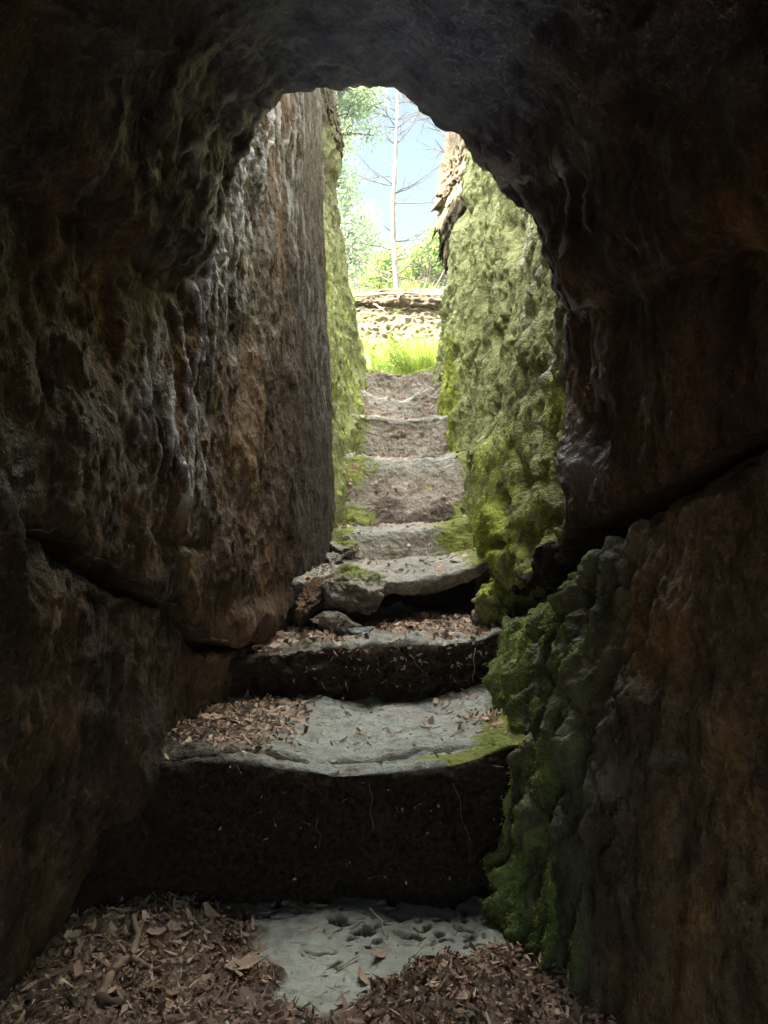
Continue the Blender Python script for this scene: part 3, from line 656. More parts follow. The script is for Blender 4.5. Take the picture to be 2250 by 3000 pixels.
# ------------------------------------------------------------------ outside: ground, bank
def outside():
    xs = np.concatenate([np.linspace(-30, -4, 24)[:-1], np.linspace(-4, -1.2, 20)[:-1], np.linspace(-1.2, 1.8, 300), np.linspace(1.8, 5, 20)[1:], np.linspace(5, 30, 24)[1:]])
    prof = np.array([(5.25, 1.7), (5.6, 1.93), (6.3, 2.0), (6.75, 2.15), (7.0, 2.35), (7.15, 2.62), (7.30, 2.80), (7.38, 2.93), (7.36, 3.03), (7.42, 3.12), (7.62, 3.17), (8.2, 3.16), (10, 3.0), (16, 2.9), (30, 2.6), (42, 2.4)])
    v = path(prof, 420, .02, lambda Q: .003+np.exp(-((Q[:, 0]-7.2)/.7)**4))
    P = np.zeros((len(xs), len(v), 3)); P[..., 0] = xs[:, None]; P[..., 1] = v[:, 0]; P[..., 2] = v[:, 1]
    N = facing(normals(P), P, (0, 2, 8))
    near = np.exp(-((P[..., 0])/3.0)**4)*np.exp(-((P[..., 1]-7.1)/1.2)**4)
    ov = ridge(P*A3(3, 3, 6), 3, 900)
    d = near*(.09*fbm(P*A3(1.6, 1.6, 1.6), 3, 901)+.045*fbm(P*A3(5, 5, 16), 3, 902)+.022*fbm(P*A3(26, 26, 34), 3, 903)-.02*sstep(.30, .1, worley(P*A3(7, 7, 20)+fbm(P*5, 2, 6)[..., None]*.5, 904)))
    far = (1-near)*np.clip((P[..., 1]-9)/10, 0, 1)*.25*fbm(P*.3, 3, 905)
    P = P+N*d[..., None]; P[..., 2] += far
    P[..., 0] += 0
    face = sstep(2.3, 2.6, v[:, 1])[None, :]*sstep(3.2, 3.05, v[:, 1])[None, :]*np.ones((len(xs), 1))
    return tag(link('ground', grid_mesh('ground', P, {'moss': .7-.5*face+.8*fbm(P*A3(2.5, 2.5, 5), 3, 3), 'pale': .75*face*sstep(2.95, 2.8, P[..., 2]+.1*fbm(P*3, 2, 8)), 'rust': .2*face, 'dark': .5*face*sstep(.05, .35, fbm(P*A3(2.5, 2.5, 12), 3, 907))}), M['sand']), kind='structure')
GROUND = outside()
rock('sandstone_block', 'beige sunlit sandstone block perched on top of the green right wall', at(1352, 510, 5.5), (.13, .20, .62), (0, .10, .1), 61, 'sand', -1.2, n=160, cat='rock block')
rock('sandstone_block', 'orange sandstone block at the top of the left wall by the arch', at(968, 370, 5.2), (.075, .16, .34), (0, -.10, 0), 67, 'sand', -1.2, n=140, cat='rock block')

# ------------------------------------------------------------------ tubes, twigs, leaves
def tube_np(pts, rad, k=6, jit=0.0):
    pts = np.asarray(pts, float); n = len(pts); rad = np.broadcast_to(rad, (n,)) if np.ndim(rad) == 0 else np.asarray(rad)
    T = np.gradient(pts, axis=0); T /= np.maximum(np.linalg.norm(T, axis=1, keepdims=True), 1e-9)
    ref = np.array([.31, .17, .93]) if abs(T[0, 2]) < .8 else np.array([.93, .31, .1])
    A = np.cross(T, ref); A /= np.linalg.norm(A, axis=1, keepdims=True); B = np.cross(T, A)
    a = np.linspace(0, 2*np.pi, k, endpoint=False)
    V = pts[:, None, :]+rad[:, None, None]*(np.cos(a)[None, :, None]*A[:, None, :]+np.sin(a)[None, :, None]*B[:, None, :])
    if jit: V = V+rng.normal(0, jit, (n, 1, 1))*rad[:, None, None]
    idx = np.arange(n*k).reshape(n, k); nx = np.roll(idx, -1, 1)
    Q = np.stack([idx[:-1], nx[:-1], nx[1:], idx[1:]], -1).reshape(-1, 4)
    V = np.r_[V.reshape(-1, 3), pts[:1], pts[-1:]]
    c0, c1 = n*k, n*k+1
    Q = np.r_[Q, np.stack([nx[0], idx[0], np.full(k, c0), np.full(k, c0)], -1), np.stack([idx[-1], nx[-1], np.full(k, c1), np.full(k, c1)], -1)]
    return V, Q

class Bag:
    """collects tubes / cards into one mesh"""
    def __init__(s): s.V = []; s.Q = []; s.n = 0
    def add(s, V, Q): s.V.append(V); s.Q.append(np.asarray(Q)+s.n); s.n += len(V)
    def tube(s, pts, rad, k=6, jit=0.): s.add(*tube_np(pts, rad, k, jit))
    def build(s, name, mat, parent=None, smooth=True):
        V = np.concatenate(s.V); Q = np.concatenate(s.Q)
        tri = Q[:, 2] == Q[:, 3]
        me = mesh_np(name, V, Q[~tri] if (~tri).any() else Q[:, :3], smooth=smooth, extra=[q[:3] for q in Q[tri]] if tri.sum() < 6000 else ())
        return link(name, me, mat, parent)

def wander(a, b, n=14, amp=.05, seed=0):
    a = np.array(a, float); b = np.array(b, float); t = np.linspace(0, 1, n)[:, None]
    q = a+(b-a)*t; L = np.linalg.norm(b-a)
    w = np.stack([fbm(np.c_[t[:, 0]*2.5+seed*3.1, np.full(n, c*7.3+seed), np.full(n, .5)], 2, seed+c) for c in range(3)], 1)
    return q+w*amp*L*np.sin(np.pi*np.clip(t*.9+.1, 0, 1))

def leaf_cards(P, size, flat=.8, aspect=.6, curl=.25, nrm=None):
    """little curled leaves: two bent quads each, at points P"""
    n = len(P); size = np.broadcast_to(size, (n,))
    N = rng.normal(0, 1, (n, 3))*(1-flat); N[:, 2] += 1
    if nrm is not None: N = rng.normal(0, 1, (n, 3))*(1-flat)+nrm
    N /= np.linalg.norm(N, axis=1, keepdims=True)
    R = rng.normal(0, 1, (n, 3)); A = np.cross(N, R); A /= np.linalg.norm(A, axis=1, keepdims=True); B = np.cross(N, A)
    asp = aspect*rng.uniform(.5, 1.3, n); cu = curl*rng.uniform(-.3, 1.2, n)
    V = np.zeros((n, 6, 3)); uu = [-1, -1, 0, 0, 1, 1]; vv = [-.35, .35, -1, 1, -.3, .3]
    for k in range(6):
        V[:, k] = P+A*(uu[k]*size*.5)[:, None]+B*(vv[k]*size*.5*asp)[:, None]+N*(abs(uu[k])*cu*size*.7)[:, None]
    V += rng.normal(0, .06, V.shape)*size[:, None, None]
    b = (np.arange(n)*6)[:, None]
    Q = np.r_[b+[0, 2, 3, 1], b+[2, 4, 5, 3]]
    return V.reshape(-1, 3), Q

bpy.context.view_layer.update()
def drop(obs, x, y, z0):
    best = None
    for o in obs:
        ok, loc, nr, _ = o.ray_cast(o.matrix_world.inverted() @ Vector((x, y, z0)), Vector((0, 0, -1)))
        if ok:
            w = o.matrix_world @ loc
            if best is None or w.z > best[0].z: best = (w, nr)
    return best

def litter(name, label, obs, z0, n, region, size, dens, group=None, needles=.35, lift=.004):
    pts = []; nr = []
    x0, x1, y0, y1 = region; tries = 0
    while len(pts) < n and tries < n*12:
        tries += 1
        x = random.uniform(x0, x1); y = random.uniform(y0, y1)
        if random.random() > dens(x, y): continue
        h = drop(obs, x, y, z0)
        if h is None or h[1].z < .35: continue
        pts.append(h[0]+h[1]*random.uniform(0, lift*2)); nr.append(h[1])
    P = np.array(pts); N = np.array(nr); m = int(len(P)*(1-needles))
    b = Bag()
    b.add(*leaf_cards(P[:m], rng.uniform(*size, m)*rng.choice([.6, 1, 1, 1.5], m), .55, .6, .3, N[:m]))
    k = len(P)-m
    b.add(*leaf_cards(P[m:], rng.uniform(.02, .05, k), .75, .06, .1, N[m:]))
    o = b.build(name, M['litter'])
    return tag(o, label, 'leaf litter', group, 'stuff')

def floor_dens(x, y):
    l = float(floor_base(np.array(x), np.array(y)))
    g = .5+.5*math.sin(x*31+math.sin(y*23)*2)*math.sin(y*27+x*9)
    return .02+l*((.12+.45*g) if x < -.05 else (.25+.5*g))+.9*l*math.exp(-((x-.16)/.15)**2-((y-1.62)/.09)**2)
litter('leaf_litter', 'dry brown leaf litter spread over the cave floor', [floor], .5, 6800, (-.85, .55, 1.45, 2.0), (.003, .013), floor_dens)
litter('leaf_litter', 'bigger curled leaves strewn among the cave floor litter', [floor], .5, 170, (-.8, .5, 1.46, 1.98), (.018, .036), floor_dens, needles=.1)
S1, S2, S3, S4, S5, S6, S7, S8 = STEPS
litter('leaf_litter', 'reddish leaf litter gathered on the lowest step tread', [S1], .7, 2600, (-.75, .42, 1.97, 2.62), (.010, .024),
       lambda x, y: min(1, .05+1.0*float(sstep(-.22, -.36, x-.10*(y-2.2)))*float(sstep(1.98, 2.1, y))+.9*math.exp(-((x-.33)/.09)**2-((y-2.3)/.1)**2)))
litter('leaf_litter', 'leaf litter drifted under the hollow on the second tread', [S2], .66, 2600, (-.45, .42, 2.60, 3.1), (.012, .028), lambda x, y: .25+.75*float(sstep(2.64, 2.75, y)))
litter('leaf_litter', 'scattered leaf bits on the upper steps', [S4, S5, S6, S7, S3], 2.6, 900, (-.3, .42, 2.95, 5.0), (.012, .03), lambda x, y: .3+.5*float(sstep(0, -.2, x)), lift=.003)

def leaf_at(label, obs, px, py, d, size, z0=1.0, tilt=(.2, .1, .3), cat='leaf'):
    """one larger dead leaf: a curled, veined blade with a stalk"""
    x, y, _ = at(px, py, d); h = drop(obs, x, y, z0)
    if h is None: return
    n, m = 17, 9
    u, v = np.meshgrid(np.linspace(-1, 1, n), np.linspace(-1, 1, m), indexing='ij')
    w = np.clip(np.sin((u+1)/2*np.pi)**.7, .03, 1)*(.55+.12*np.sin(u*9))
    V = np.stack([u*size*.5, v*w*size*.42, size*(.14*u*u+.16*np.abs(v)*w-.02*np.abs(np.sin(u*8+np.abs(v)*3)))], -1)
    o = link('dead_leaf', grid_mesh('dead_leaf', V), M['leaf_big']); o.location = h[0]+Vector((0, 0, .006)); o.rotation_euler = tilt
    sol = o.modifiers.new('thickness', 'SOLIDIFY'); sol.thickness = .0006
    tag(o, label, cat, 'larger dead leaves')
FL = [floor]
leaf_at('tan dead leaf right of the twig fork on the left floor', FL, 455, 2765, 1.80, .05, tilt=(.3, .2, .6))
leaf_at('pinkish curled leaf on the brown litter left of the pale slab', FL, 715, 2845, 1.68, .085, tilt=(.1, -.15, .15))
leaf_at('light tan leaf standing among the litter in front of the pinkish curled leaf', FL, 600, 2885, 1.63, .05, tilt=(.5, .1, 1.2))
leaf_at('pale leaf lying on the grey slab behind the wood-chip pile', FL, 1110, 2810, 1.73, .055, tilt=(.3, .3, .9))
leaf_at('smaller pale leaf on the grey slab just in front of the other', FL, 1060, 2870, 1.65, .05, tilt=(.5, -.2, 1.9))
leaf_at('wide curled leaf at the dark left end of the lowest tread', [S1], 620, 2130, 2.28, .07, tilt=(.3, .1, .2))
leaf_at('pale leaf lying in the litter of the second tread by the hollow', [S2], 1140, 1845, 2.82, .05, tilt=(.25, .2, .2))
leaf_at('brown leaf near the middle of the lowest pale tread', [S1], 1050, 2135, 2.28, .045, tilt=(.2, .3, 1.0))

def twig(label, pts_px, rad, obs, z0=.8, forks=(), mat='twig', lift=.008, name='twig'):
    def resolve(px, py, d):
        x, y, _ = at(px, py, d); h = drop(obs, x, y, z0); return np.array(h[0])+[0, 0, lift] if h else np.array(at(px, py, d))
    def line(pp, r0, r1, sd):
        q = [resolve(*p) for p in pp]; full = np.concatenate([wander(a, b, 8, .08, sd+i) for i, (a, b) in enumerate(zip(q[:-1], q[1:]))])
        keep = np.r_[True, np.linalg.norm(np.diff(full, axis=0), axis=1) > 1e-5]; full = full[keep]
        return full, np.linspace(r0, r1, len(full))*(1+.15*np.sin(np.arange(len(full))*1.7))
    b = Bag(); b.tube(*line(pts_px, rad, rad*.55, 3), 7)
    for f in forks: b.tube(*line(f, rad*.6, rad*.3, 9), 6)
    return tag(b.build(name, M[mat]), label, 'twig')
fd = lambda py: 2256/(py-1500)
twig('forked brown twig lying on the litter at lower left of the cave floor', [(292, 2985, fd(2985)), (330, 2900, fd(2900)), (390, 2845, fd(2845)), (405, 2790, fd(2790)), (390, 2735, fd(2735))], .011, FL, forks=[[(375, 2855, fd(2855)), (430, 2870, fd(2870)), (480, 2880, fd(2880))], [(395, 2800, fd(2800)), (420, 2740, fd(2740))]])
twig('short dark stick poking out at the bottom left corner', [(290, 2985, 1.515), (375, 2992, 1.512)], .014, FL, mat='twig_dark')
twig('thin curved straw on the pitted grey slab below the tall riser', [(1085, 2690, fd(2690)), (1115, 2725, fd(2725)), (1135, 2780, fd(2780))], .003, FL, mat='straw', lift=.02, name='straw')
twig('slim pale stalk on the grey slab beside the two pale leaves', [(985, 2845, fd(2845)), (1055, 2805, fd(2805))], .003, FL, mat='straw', name='straw')
twig('pale straw lying on the edge of the wood-chip pile', [(1200, 2870, fd(2870)), (1245, 2800, fd(2800))], .003, FL, mat='straw', lift=.02, name='straw')
twig('thin twig sticking up from the lowest tread near its middle', [(1000, 2045, 2.52), (1030, 2080, 2.4)], .004, [S1], lift=.012)

def hang(label, obs, px, py, d, L, lean, mat='straw'):
    """a dry stalk hanging down the front of a riser"""
    x, y, z = at(px, py, d); q = []
    for k in range(9):
        zz = z-L*k/8; xx = x+lean*L*k/8+.004*math.sin(k*1.3+px)
        best = None
        for o in obs:
            ok, loc, nr, _ = o.ray_cast(Vector((xx, y-.6, zz)), Vector((0, 1, 0)))
            if ok and (best is None or loc.y < best.y): best = loc
        if best is not None: q.append((xx, best.y-.006-.004*math.sin(k), zz))
    if len(q) < 3: return
    b = Bag(); b.tube(q, np.linspace(.0014, .0008, len(q)), 5)
    tag(b.build('dry_stalk', M[mat]), label, 'stalk', 'dry stalks hanging on the dark risers')
for lb, px, py, L, ln in (('longest thin stalk hanging on the tall black riser, right of its middle', 1330, 2290, .15, .25), ('short crooked stalk on the tall black riser below the tread crack', 925, 2400, .09, .1), ('thin stalk hanging from the lip of the tall black riser', 1085, 2300, .10, .05)):
    hang(lb, [S1], px, py, 1.95, L, ln, 'twig')
for i, (px, py, L, ln, m) in enumerate(((1200, 1915, .075, .7, 'twig'), (1390, 1900, .12, .02, 'straw'), (1060, 1950, .05, -.2, 'twig'))):
    hang(('slanting reddish twig stuck on the second dark riser', 'upright pale stalk at the right of the second dark riser', 'short stalk at the middle of the second dark riser')[i], [S2], px, py, 2.6, L, ln, m)

def riser_litter(name, label, obs, n, x0, x1, z0, z1, yfrom, size):
    pts = []; nr = []
    for k in range(n):
        x = random.uniform(x0, x1); z = z0+(z1-z0)*random.uniform(0, 1)**.7
        best = None
        for o in obs:
            ok, loc, nn, _ = o.ray_cast(Vector((x, yfrom, z)), Vector((0, 1, 0)))
            if ok and (best is None or loc.y < best[0].y): best = (loc, nn)
        if best: pts.append(np.array(best[0])+np.array([0, -.004, 0])); nr.append(np.array(best[1]))
    P = np.array(pts); N = np.array(nr); b = Bag()
    m = int(len(P)*.6); b.add(*leaf_cards(P[:m], rng.uniform(*size, m), .6, .6, .3, N[:m])); b.add(*leaf_cards(P[m:], rng.uniform(.015, .04, len(P)-m), .7, .08, .1, N[m:]))
    tag(b.build(name, M['litter']), label, 'leaf litter', None, 'stuff')
riser_litter('leaf_litter', 'leaf scraps clinging to the second dark riser', [S2], 130, -.35, .42, .38, .56, 2.0, (.008, .02))
riser_litter('leaf_litter', 'fine scraps clinging to the tallest dark riser', [S1], 50, -.5, .3, .06, .36, 1.4, (.004, .012))
riser_litter('leaf_litter', 'leaf bits caught on the steep upper risers', [S4, S5, S6, S7, S8], 420, -.2, .42, .8, 1.93, 2.9, (.008, .022))

# ------------------------------------------------------------------ trees
def branch_pts(p0, dirv, L, n, up=.3, wob=.12):
    p = np.array(p0, float); d = np.array(dirv, float); d /= np.linalg.norm(d); out = [p.copy()]
    for i in range(n):
        d = d+rng.normal(0, wob, 3)+np.array([0, 0, up/n]); d /= np.linalg.norm(d); p = p+d*L/n; out.append(p.copy())
    return np.array(out)

def twiggy(bag, p0, dirv, L, r, depth, up=.3, kids=5, wob=.1):
    n = max(5, int(L*7)); pts = branch_pts(p0, dirv, L, n, up, wob)
    bag.tube(pts, np.linspace(r, r*.3, len(pts)), 5 if depth else 4)
    if depth == 0: return
    for k in range(kids):
        t = rng.uniform(.25, .95); i = int(t*(len(pts)-2)); T = pts[i+1]-pts[i]; T /= np.linalg.norm(T)
        s = rng.normal(0, 1, 3); s -= T*(s@T); s /= np.linalg.norm(s)
        twiggy(bag, pts[i], T*.75+s*.7, L*rng.uniform(.25, .45)*(1.2-t*.5), r*.5*(1-t*.4), depth-1, up*.6, max(2, kids-2), wob)

def bare_pine():
    b0 = np.array([at(1172, 870, 13)[0], 13.0, 3.0])
    root = empty('bare_tree', b0)
    tag(root, 'pale leafless tree trunk with thin dead side branches beyond the bank', 'tree')
    top = np.array(at(1164, 180, 13)); n = 40
    pts = wander(b0, top, n, .03, 4)-b0
    rad = np.interp(np.linspace(0, 1, n), [0, .15, 1], [.085, .062, .016])
    b = Bag(); b.tube(pts, rad, 12); b.build('trunk', M['bark'], root)
    for k in range(60):
        t = rng.uniform(.10, .97); i = int(t*(n-1)); r = .014*(1.1-t*.6)
        side = 1 if k % 2 else -1
        dirv = np.array([side*rng.uniform(.6, 1), rng.uniform(-.6, .6), rng.uniform(-.25, .7)])
        b = Bag(); twiggy(b, pts[i], dirv, (.4 if k % 3 == 0 else 1.2)*rng.uniform(.6, 1.3)*(1.15-t*.4), r, 2 if k % 3 else 1, .25, 5)
        b.build('branch', M['dbark'], root)
bare_pine()

def sapling(label, px, d, lean, L, n):
    p0 = np.array([at(px, 870, d)[0], d, 3.0]); root = empty('bare_sapling', p0); tag(root, label, 'sapling', 'leafless saplings on the bank')
    for k in range(n):
        b = Bag(); dv = np.array([lean[0]+rng.uniform(-.15, .15), rng.uniform(-.2, .2), 1.0+rng.uniform(-.1, .1)])
        twiggy(b, (rng.uniform(-.04, .04), 0, 0), dv, L*rng.uniform(.8, 1.1), .019, 2, .25, 9, .08)
        b.build('stem', M['dbark'], root)
sapling('leafless sapling leaning left across the pale tree trunk', 1158, 10.5, (-.75, 0), 2.9, 2)
sapling('leafless sapling leaning right of the pale tree trunk', 1180, 10.8, (.62, 0), 2.7, 2)
sapling('thin leafless sapling leaning far left from behind the bank', 1120, 11.5, (-.55, 0), 3.4, 1)

def leafy(name, label, base, crowns, nclump, leaf, mat, clump=.22, per=26, trunk_r=.1, group=None):
    root = empty(name, base); tag(root, label, 'tree', group)
    base = np.array(base); hi = max(crowns, key=lambda c: c[0][2])
    top = np.array(hi[0])-base
    b = Bag(); tp = wander((0, 0, 0), top, 20, .03, 5); b.tube(tp, np.linspace(trunk_r, trunk_r*.25, 20), 9)
    C = []
    for (c, r) in crowns:
        c = np.array(c)-base; r = np.array(r)
        j = np.argmin(np.linalg.norm(tp-(c-[0, 0, r[2]*.4]), axis=1))
        b.tube(wander(tp[j], c, 9, .06, j), np.linspace(trunk_r*.45, trunk_r*.12, 9), 6)
        m = max(6, int(nclump*r.prod()/sum(np.prod(q[1]) for q in crowns)))
        u = rng.normal(0, 1, (m, 3)); u /= np.linalg.norm(u, axis=1, keepdims=True); rr = rng.uniform(.25, 1, m)**.5
        pc = c+u*rr[:, None]*r
        for q in pc[::3]: b.tube(wander(c+(q-c)*.1, q, 6, .1, 2), np.linspace(.014, .004, 6), 4)
        C.append(pc)
    b.build('trunk', M['dbark'], root)
    C = np.concatenate(C)
    P = np.repeat(C, per, 0)+rng.normal(0, clump*.5, (len(C)*per, 3))*[1, 1, .65]
    b = Bag(); b.add(*leaf_cards(P, rng.uniform(leaf*.6, leaf*1.3, len(P)), .2, .6, .2)); b.build('crown', M[mat], root)
    return root
def crown(px, py, d, rx, rz, ry=None): return (at(px, py, d), (rx/F*d, ry or rx/F*d, rz/F*d))
leafy('leafy_tree', 'pale green leafy tree standing behind the left wall strip', (-1.5, 17, 2.9),
      [crown(985, 560, 17, 62, 90), crown(1010, 690, 17, 62, 70), crown(1035, 770, 17, 55, 60), crown(960, 420, 17, 60, 90)], 260, .085, 'needle', .32, 20, .09)
leafy('pine_tree', 'dark pine hanging needled boughs across the top left of the opening', (-1.6, 11.5, 3.0),
      [crown(1020, 330, 11.5, 50, 36), crown(1075, 395, 11.5, 36, 22), crown(985, 400, 11.5, 45, 50), crown(1090, 310, 11.5, 45, 22), crown(1000, 260, 11.5, 120, 40)], 260, .05, 'needle', .18, 20, .07)
leafy('leafy_bush', 'low yellow green bush behind the bank right of the trunk', (1.1, 14, 2.9),
      [crown(1255, 780, 14, 62, 62), crown(1310, 740, 14, 52, 80), crown(1215, 820, 14, 45, 40)], 210, .075, 'fresh', .26, 30, .06)
leafy('leafy_bush', 'small yellow green bush behind the bank left of the trunk', (.25, 15, 2.9),
      [crown(1140, 790, 15, 38, 60), crown(1105, 830, 15, 38, 36)], 100, .075, 'fresh', .26, 30, .05)
leafy('leafy_tree', 'distant blue green tree low in the gap left of the trunk', (-.6, 24, 2.8),
      [crown(1075, 720, 24, 42, 60), crown(1060, 640, 24, 34, 50), crown(1045, 800, 24, 50, 60)], 160, .10, 'needle', .36, 28, .1)
def overhead():
    base = (1.9, 9.5, 3.1); root = empty('bare_tree', base)
    tag(root, 'bare branches reaching in over the top right of the opening', 'tree')
    b = Bag(); pts = wander((0, 0, 0), (-.1, .2, 5.5), 16, .04, 3); b.tube(pts, np.linspace(.11, .05, 16), 9); b.build('trunk', M['dbark'], root)
    for (px, py) in ((1290, 385), (1265, 330), (1215, 310), (1180, 285), (1300, 440)):
        e = np.array(at(px, py, 9.5))-np.array(base); s = pts[min(15, int((e[2]-.5)/5.5*15))]
        b = Bag(); q = wander(s, e, 14, .06, px); b.tube(q, np.linspace(.022, .006, 14), 5)
        for k in range(9):
            i = rng.integers(6, 14) if k else 13; twiggy(b, q[min(i, 13)], (e-s)/np.linalg.norm(e-s)+rng.normal(0, .6, 3), rng.uniform(.2, .55), .005, 1, -.1, 5, .16)
        b.build('branch', M['dbark'], root)
overhead()

# ------------------------------------------------------------------ grass and roots on the bank
def tuft(name, label, cx, cy, rx, ry, n, h, z0=4, mat='grass', cat='grass', group=None, spread=.5):
    V = []; Q = []; c = 0
    for k in range(n):
        a = rng.uniform(0, 2*np.pi); r = math.sqrt(rng.uniform()); x = cx+rx*r*math.cos(a); y = cy+ry*r*math.sin(a)
        hit = drop([GROUND, S8], x, y, z0)
        if not hit: continue
        p = np.array(hit[0]); L = h*rng.uniform(.5, 1.15); d = np.array([math.cos(a)*r*spread+rng.normal(0, .2), math.sin(a)*r*spread+rng.normal(0, .2), 1.0])
        w = rng.uniform(.0018, .0034)*L/.3+.001; side = np.array([math.sin(a*3), math.cos(a*3), 0]); t = np.linspace(0, 1, 5)[:, None]
        q = p+d*L*t+np.array([d[0], d[1], -.55])*L*.45*t*t
        ww = w*(1-t**1.5)+.0004
        V.append(np.stack([q-side*ww, q+side*ww], 1).reshape(-1, 3))
        i = c+np.arange(4)*2; Q.append(np.stack([i, i+1, i+3, i+2], -1)); c += 10
    o = link(name, mesh_np(name, np.concatenate(V), np.concatenate(Q)), M[mat])
    return tag(o, label, cat, group)
tuft('grass_tuft', 'bright yellow green grass tuft filling the right of the bank foot', .36, 6.5, .22, .24, 3600, .47, spread=.40)
tuft('grass_tuft', 'thin dry straw coloured grass behind the bright tuft', .22, 6.75, .42, .12, 500, .42, mat='straw')
tuft('grass_tuft', 'short yellow green grass at the left of the bank foot', -.06, 6.45, .18, .2, 600, .34)
o = tuft('grass', None, .1, 5.45, .5, .28, 700, .06, cat=None); tag(o, kind='stuff')
o = tuft('grass', None, .2, 7.75, 1.0, .25, 900, .12, cat=None); tag(o, kind='stuff')

def fir(label, px, py, d, h):
    x, y, z = at(px, py, d); hit = drop([GROUND], x, y, 4); root = empty('fir_seedling', hit[0]); tag(root, label, 'seedling', 'fir seedlings at the bank foot')
    b = Bag(); b.tube([(0, 0, 0), (.01, 0, h*.5), (0, .01, h)], [.006, .004, .002], 5); b.build('stem', M['twig'], root)
    P = []
    for k in range(16):
        t = .15+.85*k/15; L = h*.42*(1.1-t)
        for j in range(5):
            a = rng.uniform(0, 6.28); s = np.linspace(.1, 1, 9)[:, None]; P.append(np.array([0, 0, h*t])+s*L*np.array([math.cos(a), math.sin(a), .45]))
    P = np.concatenate(P); b = Bag(); b.add(*leaf_cards(P, rng.uniform(.02, .04, len(P)), .1, .22, .1)); b.build('foliage', M['fresh'], root)
fir('fir seedling in front of the bank left of the bright grass', 1150, 1050, 6.2, .46)
fir('smaller fir seedling at the far left of the bank foot', 1095, 1055, 6.35, .36)

def root_line(label, pp, r, seed):
    q = [np.array(at(*p)) for p in pp]; full = np.concatenate([wander(a, b, 9, .07, seed+i)[:-1] for i, (a, b) in enumerate(zip(q[:-1], q[1:]))]+[q[-1][None]])
    b = Bag(); b.tube(full, np.linspace(r, r*.5, len(full)), 7); tag(b.build('tree_root', M['twig']), label, 'root', 'roots exposed on the bank')
root_line('long pale root running along the top lip of the bank', [(1035, 868, 7.3), (1110, 862, 7.28), (1190, 855, 7.28), (1300, 866, 7.3)], .014, 1)
root_line('pale root slanting down the face of the bank', [(1060, 915, 7.12), (1110, 922, 7.08), (1150, 935, 7.05)], .012, 5)
root_line('short arched root in the middle of the bank', [(1095, 890, 7.15), (1120, 905, 7.08), (1140, 925, 7.08)], .009, 9)

# ------------------------------------------------------------------ light, sky, camera
SUN = Vector((-.66, -.30, .80)).normalized()
elev = math.asin(SUN.z); az = math.atan2(SUN.x, SUN.y)
w = bpy.data.worlds.new('World'); SC.world = w; w.use_nodes = True
nt = w.node_tree; bg = nt.nodes['Background']; sky = nt.nodes.new('ShaderNodeTexSky'); sky.sky_type = 'NISHITA'; sky.sun_disc = False
sky.sun_elevation = elev; sky.sun_rotation = az; sky.air_density = 1.0; sky.dust_density = .6; sky.ozone_density = 1.0
tc = nt.nodes.new('ShaderNodeTexCoord'); sp = nt.nodes.new('ShaderNodeSeparateXYZ'); nt.links.new(tc.outputs['Generated'], sp.inputs[0])
mr = nt.nodes.new('ShaderNodeMapRange'); mr.interpolation_type = 'SMOOTHSTEP'; mr.inputs[1].default_value = .47; mr.inputs[2].default_value = .66; mr.inputs[3].default_value = .049; mr.inputs[4].default_value = 1.0
nt.links.new(sp.outputs['Z'], mr.inputs[0])
mu = nt.nodes.new('ShaderNodeMix'); mu.data_type = 'RGBA'; mu.blend_type = 'MULTIPLY'; mu.inputs['Factor'].default_value = 1
nt.links.new(sky.outputs[0], mu.inputs[6]); nt.links.new(mr.outputs[0], mu.inputs[7])
hs = nt.nodes.new('ShaderNodeHueSaturation'); nt.links.new(mu.outputs[2], hs.inputs['Color'])
m2 = nt.nodes.new('ShaderNodeMapRange'); m2.inputs[1].default_value = .47; m2.inputs[2].default_value = .66; m2.inputs[3].default_value = .70; m2.inputs[4].default_value = .12
nt.links.new(sp.outputs['Z'], m2.inputs[0]); nt.links.new(m2.outputs[0], hs.inputs['Saturation'])
cr = nt.nodes.new('ShaderNodeValToRGB'); cr.color_ramp.elements[0].position = .47; cr.color_ramp.elements[0].color = (.92, 1.06, 1.0, 1); cr.color_ramp.elements[1].position = .66; cr.color_ramp.elements[1].color = (1, .965, .87, 1)
nt.links.new(sp.outputs['Z'], cr.inputs[0]); m3 = nt.nodes.new('ShaderNodeMix'); m3.data_type = 'RGBA'; m3.blend_type = 'MULTIPLY'; m3.inputs['Factor'].default_value = 1
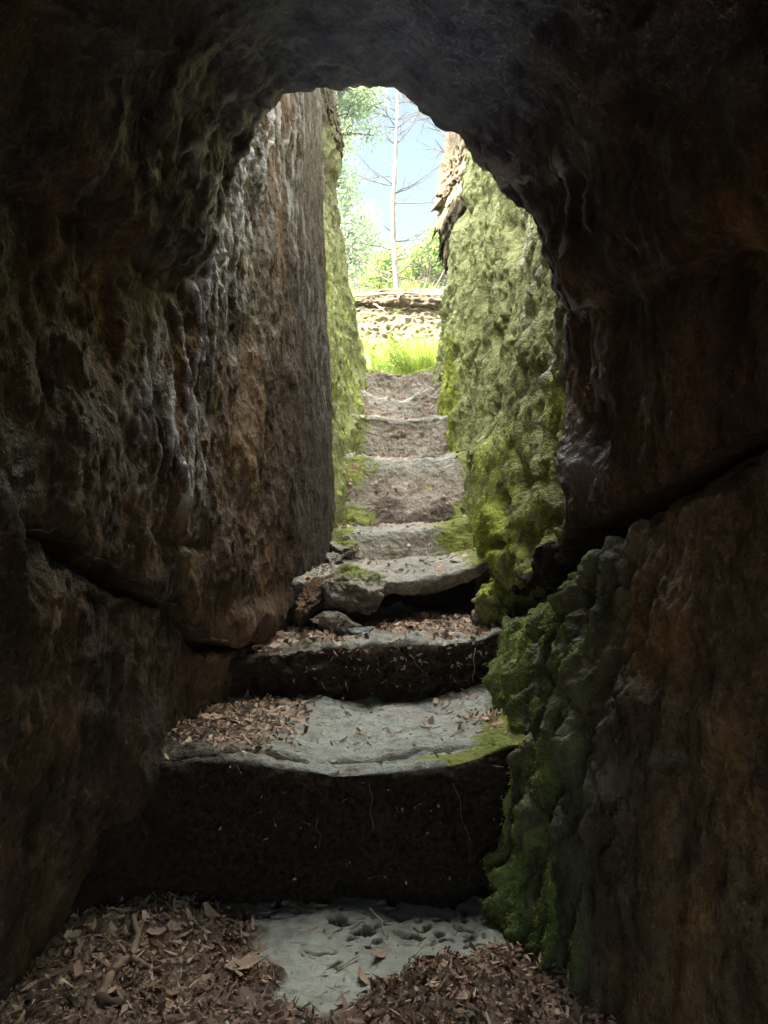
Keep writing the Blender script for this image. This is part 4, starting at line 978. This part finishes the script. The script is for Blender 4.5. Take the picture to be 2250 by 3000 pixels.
nt.links.new(hs.outputs[0], m3.inputs[6]); nt.links.new(cr.outputs[0], m3.inputs[7]); nt.links.new(m3.outputs[2], bg.inputs[0]); bg.inputs[1].default_value = .15      # deeper sky low down ahead, brighter towards the zenith
L = bpy.data.lights.new('sun', 'SUN'); L.energy = 2.0; L.angle = math.radians(.53); L.color = (1, .95, .87)
so = bpy.data.objects.new('sun', L); COL.objects.link(so); so.rotation_euler = SUN.to_track_quat('Z', 'Y').to_euler(); so.location = SUN*20

hz = [(x, y, z) for x in (-32, 32) for y in (-4, 44) for z in (-2, 13)]
hq = [(0, 1, 3, 2), (4, 6, 7, 5), (0, 4, 5, 1), (2, 3, 7, 6), (0, 2, 6, 4), (1, 5, 7, 3)]
hm = bpy.data.materials.new('haze'); hm.use_nodes = True; hm.node_tree.nodes.clear()
ho = hm.node_tree.nodes.new('ShaderNodeOutputMaterial'); hv = hm.node_tree.nodes.new('ShaderNodeVolumePrincipled')
hv.inputs['Color'].default_value = (.82, .93, 1, 1); hv.inputs['Density'].default_value = .0015; hv.inputs['Anisotropy'].default_value = .2
hm.node_tree.links.new(hv.outputs[0], ho.inputs['Volume'])
me = bpy.data.meshes.new('haze'); me.from_pydata(hz, [], hq); tag(link('haze', me, hm), kind='stuff')  # haze volume added to veil the trees like lens glare

cam = bpy.data.cameras.new('camera'); co = bpy.data.objects.new('camera', cam); COL.objects.link(co); SC.camera = co
cam.sensor_fit = 'HORIZONTAL'; cam.sensor_width = 36; cam.lens = 36*F/2250; cam.clip_start = .02; cam.clip_end = 500
co.location = (0, 0, H); co.rotation_euler = (math.radians(90), 0, 0)

SC.view_settings.view_transform = 'Standard'; SC.view_settings.look = 'None'; SC.view_settings.exposure = 5.2; SC.view_settings.gamma = 1
SC.cycles.max_bounces = 14; SC.cycles.diffuse_bounces = 10; SC.cycles.glossy_bounces = 3; SC.cycles.transmission_bounces = 3
SC.cycles.use_denoising = True; SC.cycles.volume_bounces = 1
SC.cycles.sample_clamp_indirect = 0
